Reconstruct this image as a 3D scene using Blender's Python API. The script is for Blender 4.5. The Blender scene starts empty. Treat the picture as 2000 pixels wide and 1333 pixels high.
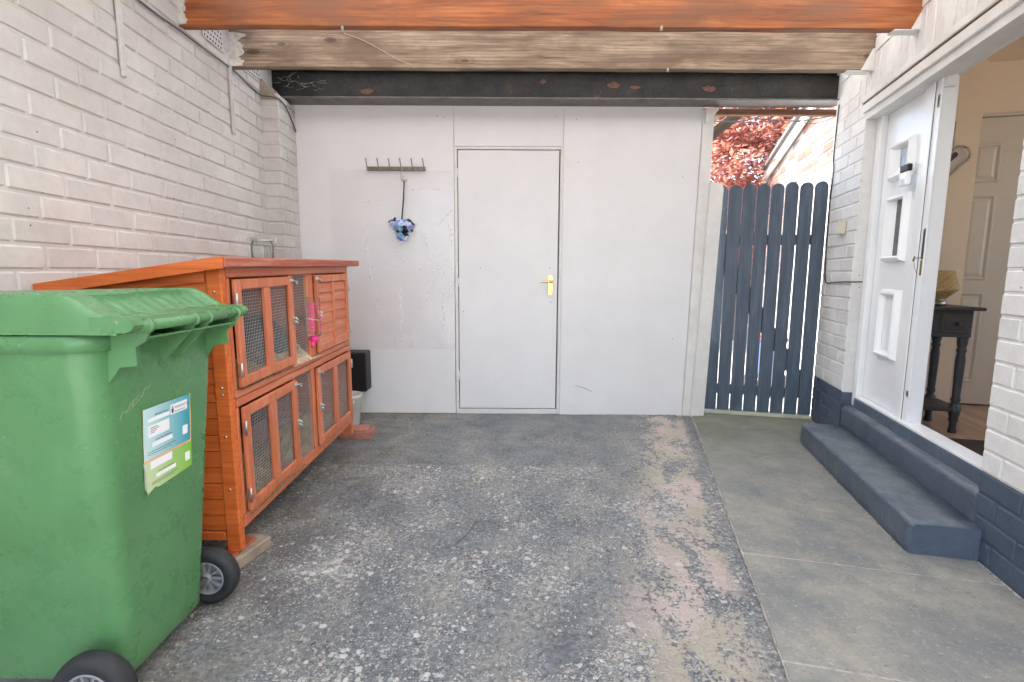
import bpy, math, random
import numpy as np
from mathutils import Vector, Matrix, noise
random.seed(7); rng = np.random.default_rng(5)
R = math.radians; PI = math.pi
S = bpy.context.scene; COL = S.collection

# ------------------------------------------------------------ camera, sky, sun, exposure
cam = bpy.data.cameras.new('camera'); co = bpy.data.objects.new('camera', cam); COL.objects.link(co)
cam.sensor_width = 36; cam.lens = 18; cam.clip_start = 0.02; cam.clip_end = 400
co.location = (0, 0, 1.088)
co.rotation_euler = (Matrix.Rotation(R(90 - 7.49), 4, 'X') @ Matrix.Rotation(R(0.3), 4, 'Z')).to_euler()
S.camera = co
W = bpy.data.worlds.new('World'); S.world = W; W.use_nodes = True
nt = W.node_tree; bg = nt.nodes['Background']
sky = nt.nodes.new('ShaderNodeTexSky'); sky.sky_type = 'NISHITA'; sky.sun_disc = False
SUN_EL, SUN_AZ = 50, 270          # azimuth measured clockwise from +Y
sky.sun_elevation = R(SUN_EL); sky.sun_rotation = R(SUN_AZ); sky.dust_density = 2.5; sky.air_density = 1.0
nt.links.new(sky.outputs[0], bg.inputs[0]); bg.inputs[1].default_value = 0.15
sl = bpy.data.lights.new('sun', 'SUN'); so = bpy.data.objects.new('sun', sl); COL.objects.link(so)
sl.energy = 3.2; sl.angle = R(0.6); sl.color = (1.0, 0.95, 0.87)
sd = Vector((math.sin(R(SUN_AZ)) * math.cos(R(SUN_EL)), math.cos(R(SUN_AZ)) * math.cos(R(SUN_EL)), math.sin(R(SUN_EL))))
so.rotation_euler = sd.to_track_quat('Z', 'Y').to_euler()
S.view_settings.view_transform = 'Standard'; S.view_settings.look = 'None'; S.view_settings.gamma = 1
S.view_settings.use_curve_mapping = False
S.view_settings.exposure = 2.52
S.render.engine = 'CYCLES'
S.cycles.max_bounces = 10; S.cycles.diffuse_bounces = 6; S.cycles.transparent_max_bounces = 16
S.cycles.sample_clamp_indirect = 6

# ------------------------------------------------------------ materials
def newmat(name):
    m = bpy.data.materials.new(name); m.use_nodes = True
    return m, m.node_tree, m.node_tree.nodes['Principled BSDF']
def nd(t, typ, **kw):
    n = t.nodes.new(typ)
    for k, v in kw.items():
        if k in n.inputs: n.inputs[k].default_value = v
        else: setattr(n, k, v)
    return n
def tex(t, scale=5, detail=4, rough=.6, vec=None, dist=0):
    n = nd(t, 'ShaderNodeTexNoise', Scale=scale, Detail=detail, Roughness=rough, Distortion=dist)
    if vec: t.links.new(vec, n.inputs['Vector'])
    return n.outputs['Fac']
def ramp(t, fac, stops):
    n = t.nodes.new('ShaderNodeValToRGB'); e = n.color_ramp.elements
    while len(e) < len(stops): e.new(.5)
    for i, (p, c) in enumerate(stops):
        e[i].position = p
        e[i].color = (c, c, c, 1) if not hasattr(c, '__len__') else (*c[:3], 1)
    t.links.new(fac, n.inputs[0]); return n.outputs[0]
def mix(t, fac, a, b, mode='MIX'):
    n = t.nodes.new('ShaderNodeMix'); n.data_type = 'RGBA'; n.blend_type = mode
    for s, v in ((n.inputs[0], fac), (n.inputs[6], a), (n.inputs[7], b)):
        if isinstance(v, (int, float)): s.default_value = v
        elif isinstance(v, tuple): s.default_value = (*v[:3], 1)
        else: t.links.new(v, s)
    return n.outputs[2]
def mth(t, op, a, b=None, c=None):
    n = t.nodes.new('ShaderNodeMath'); n.operation = op; n.use_clamp = False
    for i, v in enumerate((a, b, c)):
        if v is None: continue
        if isinstance(v, (int, float)): n.inputs[i].default_value = v
        else: t.links.new(v, n.inputs[i])
    return n.outputs[0]
def coords(t, kind='Object', scale=(1, 1, 1), rot=(0, 0, 0), rnd=False):
    c = t.nodes.new('ShaderNodeTexCoord'); m = t.nodes.new('ShaderNodeMapping')
    m.inputs['Scale'].default_value = scale; m.inputs['Rotation'].default_value = rot
    src = c.outputs[kind]
    if kind == 'World':
        pass
    t.links.new(src, m.inputs[0])
    if rnd:
        oi = t.nodes.new('ShaderNodeObjectInfo'); cm = t.nodes.new('ShaderNodeCombineXYZ')
        k = mth(t, 'MULTIPLY', oi.outputs['Random'], 37.0)
        for i in range(3): t.links.new(k, cm.inputs[i])
        t.links.new(cm.outputs[0], m.inputs['Location'])
    return m.outputs[0]
def wpos(t, scale=(1, 1, 1)):
    g = t.nodes.new('ShaderNodeNewGeometry'); m = t.nodes.new('ShaderNodeMapping'); m.inputs['Scale'].default_value = scale
    t.links.new(g.outputs['Position'], m.inputs[0]); return m.outputs[0]
def bump(t, b, h, strength, dist=.002, prev=None):
    n = nd(t, 'ShaderNodeBump', Strength=strength, Distance=dist); t.links.new(h, n.inputs['Height'])
    if prev: t.links.new(prev, n.inputs['Normal'])
    t.links.new(n.outputs[0], b.inputs['Normal']); return n.outputs[0]

def simple(name, col, rough=.5, metal=0, var=.12, vs=6, bs=0, bscale=60, spec=.5, rnd=False, alpha=None):
    m, t, b = newmat(name)
    v = coords(t, rnd=rnd)
    c2 = tuple(x * (1 - var) for x in col); c3 = tuple(min(1, x * (1 + var * .6)) for x in col)
    c = ramp(t, tex(t, vs, 5, .65, v), [(.3, c2), (.7, c3)])
    t.links.new(c, b.inputs['Base Color'])
    b.inputs['Roughness'].default_value = rough; b.inputs['Metallic'].default_value = metal
    b.inputs['Specular IOR Level'].default_value = spec
    if bs: bump(t, b, tex(t, bscale, 4, .6, v), bs)
    return m

def painted_brick(name, col, dirt=(.22, .13, .07), dirt_lo=.74, rough=.62, chips=None):
    m, t, b = newmat(name)
    p = wpos(t)
    oi = t.nodes.new('ShaderNodeObjectInfo')
    base = mix(t, oi.outputs['Random'], tuple(x * .93 for x in col), tuple(min(1, x * 1.03) for x in col))
    big = ramp(t, tex(t, 1.6, 4, .6, p), [(.35, (.86, .85, .84)), (.65, (1, 1, 1))])
    base = mix(t, 1.0, base, big, 'MULTIPLY')
    gr = ramp(t, tex(t, 24, 6, .7, p), [(.3, (.9, .9, .9)), (.6, (1, 1, 1))])
    base = mix(t, 1.0, base, gr, 'MULTIPLY')
    # sparse pits and dirt specks
    vo = nd(t, 'ShaderNodeTexVoronoi', Scale=16); t.links.new(p, vo.inputs['Vector'])
    sp = ramp(t, vo.outputs['Distance'], [(.045, 1), (.075, 0)])
    pick = ramp(t, vo.outputs['Color'], [(.60, 0), (.62, 1)])
    spk = mth(t, 'MULTIPLY', sp, pick)
    base = mix(t, spk, base, dirt)
    st = ramp(t, tex(t, 9, 8, .75, p), [(dirt_lo - .04, 0), (dirt_lo + .04, 1)])
    base = mix(t, mth(t, 'MULTIPLY', st, .6), base, dirt)
    if chips:
        ch = ramp(t, tex(t, 30, 6, .7, p), [(.66, 0), (.68, 1)])
        zz = t.nodes.new('ShaderNodeSeparateXYZ'); t.links.new(p, zz.inputs[0])
        low = ramp(t, zz.outputs['Z'], [(.12, 1), (.30, 0)])
        base = mix(t, mth(t, 'MULTIPLY', ch, low), base, chips)
    t.links.new(base, b.inputs['Base Color']); b.inputs['Roughness'].default_value = rough
    b.inputs['Specular IOR Level'].default_value = .35
    n1 = bump(t, b, tex(t, 14, 5, .6, p), .55, .006)
    bump(t, b, tex(t, 110, 3, .6, p), .35, .0015, n1)
    return m

def wood(name, c1, c2, c3=None, axis=0, scale=1.0, rough=.6, stain=None, knots=False, gs=.5, bs=.35, rnd=False):
    """grain runs along the given local axis"""
    m, t, b = newmat(name)
    sc = [11, 11, 11]; sc[axis] = .9
    v = coords(t, scale=tuple(s * scale for s in sc), rnd=rnd)
    g = tex(t, 2.2, 8, .62, v, dist=.9)
    c = ramp(t, g, [(.32, c1), (.55, c2), (.72, c3 or c2)])
    sf = [90, 90, 90]; sf[axis] = 3
    vf = coords(t, scale=tuple(s * scale for s in sf), rnd=rnd)
    fine = tex(t, 1.5, 5, .7, vf)
    c = mix(t, gs, c, ramp(t, fine, [(.3, (.62, .6, .58)), (.65, (1.05, 1.05, 1.05))]), 'MULTIPLY')
    wv = nd(t, 'ShaderNodeTexWave', Scale=1.0, Distortion=7.0, Detail=4); wv.inputs['Detail Scale'].default_value = 1.2
    sw = [16, 16, 16]; sw[axis] = 1.1; wv.bands_direction = 'Z' if axis != 2 else 'X'
    t.links.new(coords(t, scale=tuple(q_ * scale for q_ in sw), rnd=rnd), wv.inputs['Vector'])
    c = mix(t, gs * .8, c, ramp(t, wv.outputs['Fac'], [(.0, (.62, .58, .54)), (.35, (1, 1, 1))]), 'MULTIPLY')
    if stain:
        vs_ = coords(t, scale=(1, 1, 2.5), rnd=rnd)
        s = ramp(t, tex(t, 2.4, 6, .6, vs_), [(.46, 0), (.62, 1)])
        c = mix(t, mth(t, 'MULTIPLY', s, .75), c, stain)
    if knots:
        vk = coords(t, scale=(3.4, 0.01, 8.0) if axis == 0 else (6, 3, 6), rot=(0, .32, 0))
        vo = nd(t, 'ShaderNodeTexVoronoi', Scale=1.0); t.links.new(vk, vo.inputs['Vector'])
        k = ramp(t, vo.outputs['Distance'], [(.05, 1), (.13, .7), (.15, .15), (.22, .3), (.26, 0)])
        pk = ramp(t, vo.outputs['Color'], [(.38, 0), (.42, 1)])
        c = mix(t, mth(t, 'MULTIPLY', mth(t, 'MULTIPLY', k, pk), .75), c, tuple(x * .25 for x in c1))
    t.links.new(c, b.inputs['Base Color']); b.inputs['Roughness'].default_value = rough
    b.inputs['Specular IOR Level'].default_value = .35
    bump(t, b, fine, bs, .0015)
    return m

M = {}
M['brick_left'] = painted_brick('cream_painted_brick', (.60, .575, .545))
M['mortar_left'] = painted_brick('cream_painted_mortar', (.60, .575, .545), dirt_lo=.66)
M['brick_house'] = painted_brick('white_painted_brick', (.76, .75, .73), dirt_lo=.76)
M['brick_blue'] = painted_brick('slate_blue_painted_brick', (.072, .100, .140), dirt=(.3, .3, .3), dirt_lo=.82, rough=.5, chips=(.42, .42, .42))
M['board'] = simple('white_painted_board', (.745, .745, .745), .48, var=.05, vs=2.5, bs=.12, bscale=160)
M['whitewood'] = simple('white_painted_timber', (.72, .71, .68), .5, var=.10, vs=9, bs=.2, bscale=40)
M['upvc'] = simple('white_plastic_door', (.80, .81, .82), .22, var=.03)
M['crack'] = simple('rotten_timber', (.16, .08, .035), .8, var=.5, vs=30)
M['steel'] = None
M['gate'] = wood('slate_blue_gate_paint', (.068, .096, .132), (.092, .126, .168), (.135, .170, .215), axis=2, rough=.38, gs=.35, bs=.5, rnd=True)
M['step'] = None
M['black'] = simple('black_plastic', (.012, .012, .013), .45, var=.3)
M['metal'] = simple('zinc_plated_metal', (.62, .62, .60), .3, 1, var=.15, vs=40)
M['nickel'] = simple('brushed_nickel', (.30, .27, .22), .28, 1, var=.2, vs=30)
M['brass'] = simple('polished_brass', (.80, .56, .20), .22, 1, var=.15, vs=30)
M['cable'] = simple('grey_cable_sheath', (.10, .10, .105), .5, var=.2)
M['wire'] = simple('galvanised_wire', (.55, .55, .54), .45, .2, var=.15, vs=30)
M['glassdark'] = simple('obscured_pane', (.16, .16, .15), .12, var=.3, vs=40)

# rusty black steel
m, t, b = newmat('black_painted_steel'); v = coords(t)
c = ramp(t, tex(t, 7, 8, .7, v), [(.35, (.012, .012, .012)), (.62, (.03, .026, .022)), (.72, (.12, .055, .03))])
sp = ramp(t, tex(t, 140, 3, .6, v), [(.66, 0), (.72, 1)])
c = mix(t, mth(t, 'MULTIPLY', sp, .35), c, (.4, .37, .32))
t.links.new(c, b.inputs['Base Color']); b.inputs['Roughness'].default_value = .5; b.inputs['Specular IOR Level'].default_value = .25
bump(t, b, tex(t, 90, 5, .7, v), .8, .003); M['steel'] = m
m, t, b = newmat('greyish_rusty_flange'); v = coords(t)
c = ramp(t, tex(t, 9, 8, .7, v), [(.3, (.05, .048, .045)), (.55, (.13, .12, .11)), (.7, (.16, .10, .07))])
t.links.new(c, b.inputs['Base Color']); b.inputs['Roughness'].default_value = .4
bump(t, b, tex(t, 60, 5, .7, v), .5, .002); M['flange'] = m

M['joist_orange'] = wood('orange_stained_joist', (.17, .055, .018), (.38, .118, .034), (.54, .21, .08), axis=0, rough=.5, stain=(.20, .085, .042))
M['joist_brown'] = wood('weathered_brown_joist', (.15, .098, .062), (.36, .265, .185), (.50, .40, .29), axis=0, rough=.75, stain=(.15, .10, .065), knots=True, gs=.8)
M['deck'] = wood('old_roof_boards', (.08, .06, .045), (.16, .12, .09), axis=1)
M['hutch_side'] = wood('orange_cedar_stain', (.56, .115, .026), (.68, .165, .038), (.74, .21, .06), axis=0, rough=.38, gs=.35, bs=.2, rnd=True)
M['hutch_front'] = wood('faded_orange_stain', (.50, .135, .060), (.60, .185, .088), (.66, .27, .15), axis=2, rough=.45, gs=.35, bs=.2, rnd=True)
M['hutch_rail'] = wood('faded_orange_rail_stain', (.50, .135, .060), (.60, .185, .088), (.66, .27, .15), axis=1, rough=.45, gs=.35, bs=.2, rnd=True)
M['hutch_roof'] = wood('worn_red_roof_edge', (.30, .07, .04), (.45, .13, .08), (.60, .36, .26), axis=1, rough=.6, gs=.5, rnd=True)
M['floorwood'] = wood('hall_laminate', (.40, .25, .14), (.56, .38, .23), (.64, .46, .30), axis=1, rough=.35, scale=.6)

# bin plastic
m, t, b = newmat('green_bin_plastic'); v = coords(t)
c = ramp(t, tex(t, 3, 5, .6, v), [(.3, (.068, .195, .070)), (.7, (.098, .255, .100))])
dirtm = ramp(t, tex(t, 2.2, 6, .6, v, dist=.3), [(.45, 0), (.75, 1)])
c = mix(t, mth(t, 'MULTIPLY', dirtm, .40), c, (.075, .115, .060))
chalk = ramp(t, tex(t, 1.0, 8, .8, coords(t, scale=(9, 14, 3.5), rot=(.5, 0, 0)), dist=.6), [(.56, 0), (.72, 1)])
c = mix(t, mth(t, 'MULTIPLY', chalk, .25), c, (.30, .42, .28))
spk = ramp(t, tex(t, 75, 4, .6, v), [(.70, 0), (.73, 1)])
c = mix(t, mth(t, 'MULTIPLY', spk, .5), c, (.50, .50, .38))
scr = ramp(t, tex(t, 1.0, 6, .75, coords(t, scale=(40, 40, 9))), [(.70, 0), (.76, 1)])
c = mix(t, mth(t, 'MULTIPLY', scr, .30), c, (.40, .52, .36))
t.links.new(c, b.inputs['Base Color']); b.inputs['Roughness'].default_value = .33
t.links.new(ramp(t, tex(t, 9, 6, .7, v), [(.3, .20), (.7, .40)]), b.inputs['Roughness'])
bump(t, b, tex(t, 420, 2, .5, v), .12, .001); M['bin'] = m
M['rubber'] = simple('black_rubber', (.022, .023, .026), .7, var=.4, vs=25, bs=.3, bscale=120)
M['hub'] = simple('grey_hub_plastic', (.24, .25, .27), .5, var=.1)

# step paint
m, t, b = newmat('slate_blue_step_paint'); v = wpos(t)
g = t.nodes.new('ShaderNodeNewGeometry'); sx = t.nodes.new('ShaderNodeSeparateXYZ'); t.links.new(g.outputs['Normal'], sx.inputs[0])
c = ramp(t, tex(t, 6, 6, .65, v), [(.3, (.062, .084, .115)), (.7, (.100, .130, .172))])
wear = mth(t, 'MULTIPLY', ramp(t, tex(t, 5, 9, .75, v, dist=.4), [(.40, 0), (.60, 1)]), ramp(t, sx.outputs['Z'], [(.35, 0), (.9, 1)]))
c = mix(t, mth(t, 'MULTIPLY', wear, .7), c, (.23, .235, .235))
fl = ramp(t, tex(t, 60, 7, .75, v), [(.66, 0), (.69, 1)])
c = mix(t, mth(t, 'MULTIPLY', fl, .7), c, (.5, .5, .48))
t.links.new(c, b.inputs['Base Color']); b.inputs['Roughness'].default_value = .36
n1 = bump(t, b, tex(t, 75, 6, .7, v), 1.0, .006); bump(t, b, tex(t, 14, 4, .6, v), .6, .010, n1); M['step'] = m

# paving slabs
m, t, b = newmat('concrete_paving'); v = wpos(t); oi = t.nodes.new('ShaderNodeObjectInfo')
c = ramp(t, tex(t, 3.4, 9, .72, v), [(.34, (.135, .145, .150)), (.5, (.205, .203, .185)), (.64, (.29, .272, .225))])
c = mix(t, mth(t, 'MULTIPLY', oi.outputs['Random'], .25), c, (.19, .195, .20))
pit = ramp(t, tex(t, 95, 5, .65, v), [(.33, 1), (.40, 0)])
c = mix(t, mth(t, 'MULTIPLY', pit, .6), c, (.08, .08, .08))
pal = ramp(t, tex(t, 70, 6, .75, v), [(.56, 0), (.68, 1)])
c = mix(t, mth(t, 'MULTIPLY', pal, .5), c, (.50, .46, .41))
sp_ = t.nodes.new('ShaderNodeSeparateXYZ'); t.links.new(v, sp_.inputs[0])
moss = mth(t, 'MULTIPLY', ramp(t, mth(t, 'SUBTRACT', sp_.outputs['Y'], 0.0), [(0, 0), (1, 1)]), 1.0)
mr = nd(t, 'ShaderNodeMapRange'); t.links.new(sp_.outputs['Y'], mr.inputs[0]); mr.inputs[1].default_value = 2.7; mr.inputs[2].default_value = 3.75
moss = mth(t, 'MULTIPLY', mr.outputs[0], ramp(t, tex(t, 5, 6, .7, v), [(.3, .3), (.6, 1)]))
c = mix(t, mth(t, 'MULTIPLY', moss, .65), c, (.15, .16, .085))
t.links.new(c, b.inputs['Base Color']); b.inputs['Roughness'].default_value = .72
n1 = bump(t, b, tex(t, 120, 4, .6, v), .5, .002); bump(t, b, tex(t, 20, 4, .6, v), .3, .004, n1); M['slab'] = m
M['joint'] = simple('sand_joint', (.40, .365, .33), .9, var=.5, vs=20, bs=.6, bscale=80)

# tarmac floor (object space = house frame: x across, y along the slab edge at x = -0.865)
m, t, b = newmat('worn_painted_tarmac'); v = coords(t); wp = wpos(t)
sv = t.nodes.new('ShaderNodeSeparateXYZ'); t.links.new(v, sv.inputs[0])
swp = t.nodes.new('ShaderNodeSeparateXYZ'); t.links.new(wp, swp.inputs[0])
base = ramp(t, tex(t, 3.2, 7, .6, v), [(.32, (.125, .136, .148)), (.50, (.185, .196, .205)), (.7, (.27, .265, .245))])
base = mix(t, .9, base, ramp(t, tex(t, 60, 7, .8, v), [(.34, (.30, .30, .32)), (.60, (1.45, 1.45, 1.43))]), 'MULTIPLY')
brown = mth(t, 'MULTIPLY', mth(t, 'MINIMUM', mth(t, 'MAXIMUM', mth(t, 'MULTIPLY', mth(t, 'SUBTRACT', -.45, swp.outputs['X']), 2.2), 0), 1), ramp(t, tex(t, 5, 7, .7, v), [(.42, 0), (.6, 1)]))
base = mix(t, mth(t, 'MULTIPLY', brown, .6), base, (.115, .090, .062))
mott = ramp(t, tex(t, 2.3, 5, .6, coords(t, scale=(1.3, .8, 1))), [(.50, 0), (.66, 1)])
base = mix(t, mth(t, 'MULTIPLY', mth(t, 'MULTIPLY', mott, ramp(t, tex(t, 48, 6, .75, v), [(.48, 0), (.56, 1)])), .75), base, (.44, .40, .33))
dens = tex(t, 2.0, 4, .6, v)
def rng_map(val, a, b_, c_, d_):
    n = nd(t, 'ShaderNodeMapRange'); t.links.new(val, n.inputs[0])
    for i, x in enumerate((a, b_, c_, d_)): n.inputs[i + 1].default_value = x
    return n.outputs[0]
smooth_zone = rng_map(mth(t, 'ADD', swp.outputs['Y'], mth(t, 'MULTIPLY', tex(t, 6, 4, .6, v), .12)), 2.86, 2.92, 0, 1)
thr = mth(t, 'ADD', rng_map(dens, .36, .64, .10, -.06), mth(t, 'MULTIPLY', smooth_zone, .12))
# pale exposed stones, several sizes, with crisp edges
def spots(scale, det, lo, hi, strech=None):
    f = tex(t, scale, det, .62, strech or v)
    return rng_map(mth(t, 'SUBTRACT', f, thr), lo, hi, 0, 1)
s1 = spots(52, 6, .585, .615); s2 = spots(130, 4, .575, .62)
vstre = coords(t, scale=(14, 34, 30), rot=(0, 0, .5))
s3 = rng_map(mth(t, 'SUBTRACT', tex(t, 1.0, 5, .6, vstre), thr), .645, .675, 0, 1)
sp3 = mth(t, 'MAXIMUM', s1, mth(t, 'MULTIPLY', s2, .8)); sp3 = mth(t, 'MINIMUM', mth(t, 'MAXIMUM', sp3, mth(t, 'MULTIPLY', s3, .8)), 1)
wn = nd(t, 'ShaderNodeTexNoise', Scale=40, Detail=4); t.links.new(v, wn.inputs['Vector'])
vm = nd(t, 'ShaderNodeVectorMath', operation='MULTIPLY_ADD'); t.links.new(wn.outputs['Color'], vm.inputs[0]); vm.inputs[1].default_value = (.022, .022, .0); t.links.new(v, vm.inputs[2])
def chips(scale, lo, hi, pick):
    vo = nd(t, 'ShaderNodeTexVoronoi', Scale=scale); vo.voronoi_dimensions = '2D'; t.links.new(vm.outputs[0], vo.inputs['Vector'])
    sc = t.nodes.new('ShaderNodeSeparateColor'); t.links.new(vo.outputs['Color'], sc.inputs[0])
    rad = rng_map(sc.outputs[0], 0, 1, lo, hi); keep = rng_map(mth(t, 'SUBTRACT', sc.outputs[1], mth(t, 'MULTIPLY', thr, 3.0)), pick, pick + .02, 0, 1)
    return mth(t, 'MULTIPLY', mth(t, 'MINIMUM', mth(t, 'MAXIMUM', rng_map(mth(t, 'SUBTRACT', rad, vo.outputs['Distance']), -.02, .03, 0, 1), 0), 1), mth(t, 'MINIMUM', mth(t, 'MAXIMUM', keep, 0), 1))
sp3 = mth(t, 'MINIMUM', mth(t, 'ADD', mth(t, 'MULTIPLY', sp3, .6), mth(t, 'ADD', chips(30, .04, .40, .86), mth(t, 'ADD', mth(t, 'MULTIPLY', chips(62, .06, .46, .80), .85), mth(t, 'MULTIPLY', chips(120, .15, .45, .66), .75)))), 1)
pale = ramp(t, tex(t, 12, 5, .6, v), [(.35, (.58, .58, .58)), (.55, (.68, .66, .62)), (.72, (.60, .49, .42))])
c = mix(t, mth(t, 'MULTIPLY', sp3, .85), base, pale)
# dark open pits
pit = rng_map(tex(t, 75, 4, .6, v), .30, .38, 1, 0)
c = mix(t, mth(t, 'MULTIPLY', mth(t, 'MINIMUM', mth(t, 'MAXIMUM', pit, 0), 1), .6), c, (.055, .058, .064))
# worn pink-tan strip beside the slabs
edge = mth(t, 'SUBTRACT', -.865, sv.outputs['X'])        # metres left of the slab edge
band = mth(t, 'MULTIPLY', rng_map(edge, .02, .10, 0, 1), rng_map(edge, .28, .50, 1, 0))
strip_n = tex(t, 1.0, 8, .68, coords(t, scale=(6, 3.2, 5)), dist=.6)
strip_f = tex(t, 60, 5, .7, v)
tan = mth(t, 'MULTIPLY', band, rng_map(mth(t, 'ADD', strip_n, mth(t, 'MULTIPLY', strip_f, .55)), .735, .775, 0, 1))
tanc = ramp(t, tex(t, 2.6, 4, .6, v), [(.44, (.60, .49, .44)), (.54, (.48, .43, .34))])
c = mix(t, mth(t, 'MINIMUM', mth(t, 'MAXIMUM', mth(t, 'MULTIPLY', tan, .85), 0), 1), c, tanc)
t.links.new(c, b.inputs['Base Color']); b.inputs['Roughness'].default_value = .6
t.links.new(ramp(t, tex(t, 8, 5, .6, v), [(.3, .42), (.7, .75)]), b.inputs['Roughness'])
hh = mth(t, 'ADD', mth(t, 'MULTIPLY', sp3, .25), tex(t, 60, 6, .7, v))
n1 = bump(t, b, hh, 1.0, .014); bump(t, b, tex(t, 220, 3, .6, v), .5, .002, n1); M['tarmac'] = m
M['ground'] = simple('pale_concrete_ground', (.42, .41, .39), .85, var=.25, vs=3, bs=.3, bscale=40)

# clear things
m, t, b = newmat('clear_film')
out = t.nodes['Material Output']; tr = t.nodes.new('ShaderNodeBsdfTransparent'); gl = nd(t, 'ShaderNodeBsdfGlossy', Roughness=.05)
tr.inputs[0].default_value = (1, .995, .998, 1)
lw = nd(t, 'ShaderNodeLayerWeight', Blend=.5); ms = t.nodes.new('ShaderNodeMixShader')
v = coords(t)
bn = nd(t, 'ShaderNodeBump', Strength=.6, Distance=.004)
t.links.new(tex(t, 14, 5, .6, v, dist=1.5), bn.inputs['Height']); t.links.new(bn.outputs[0], gl.inputs['Normal']); pass
t.links.new(mth(t, 'ADD', mth(t, 'MULTIPLY', mth(t, 'POWER', lw.outputs['Facing'], 5.0), .8), .06), ms.inputs[0]); t.links.new(tr.outputs[0], ms.inputs[1]); t.links.new(gl.outputs[0], ms.inputs[2])
wd = t.nodes.new('ShaderNodeBsdfDiffuse'); wd.inputs[0].default_value = (.95, .95, .95, 1); ta = t.nodes.new('ShaderNodeBsdfTranslucent'); ta.inputs[0].default_value = (.95, .95, .95, 1)  # white diffuse painted along the creases in place of glints
af = t.nodes.new('ShaderNodeAttribute'); af.attribute_name = 'fold_glint'; m2 = t.nodes.new('ShaderNodeMixShader'); t.links.new(mth(t, 'MULTIPLY', af.outputs['Fac'], .95), m2.inputs[0])
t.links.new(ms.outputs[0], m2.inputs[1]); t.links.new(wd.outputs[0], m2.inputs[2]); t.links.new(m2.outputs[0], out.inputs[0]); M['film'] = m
m, t, b = newmat('clear_glass'); out = t.nodes['Material Output']
tr = t.nodes.new('ShaderNodeBsdfTransparent'); gl = nd(t, 'ShaderNodeBsdfGlossy', Roughness=.03); tr.inputs[0].default_value = (.93, .95, .94, 1)
lw = nd(t, 'ShaderNodeLayerWeight', Blend=.18); ms = t.nodes.new('ShaderNodeMixShader')
t.links.new(mth(t, 'ADD', mth(t, 'MULTIPLY', lw.outputs['Fresnel'], .7), .02), ms.inputs[0]); t.links.new(tr.outputs[0], ms.inputs[1]); t.links.new(gl.outputs[0], ms.inputs[2])
t.links.new(ms.outputs[0], out.inputs[0]); M['glass'] = m

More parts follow.
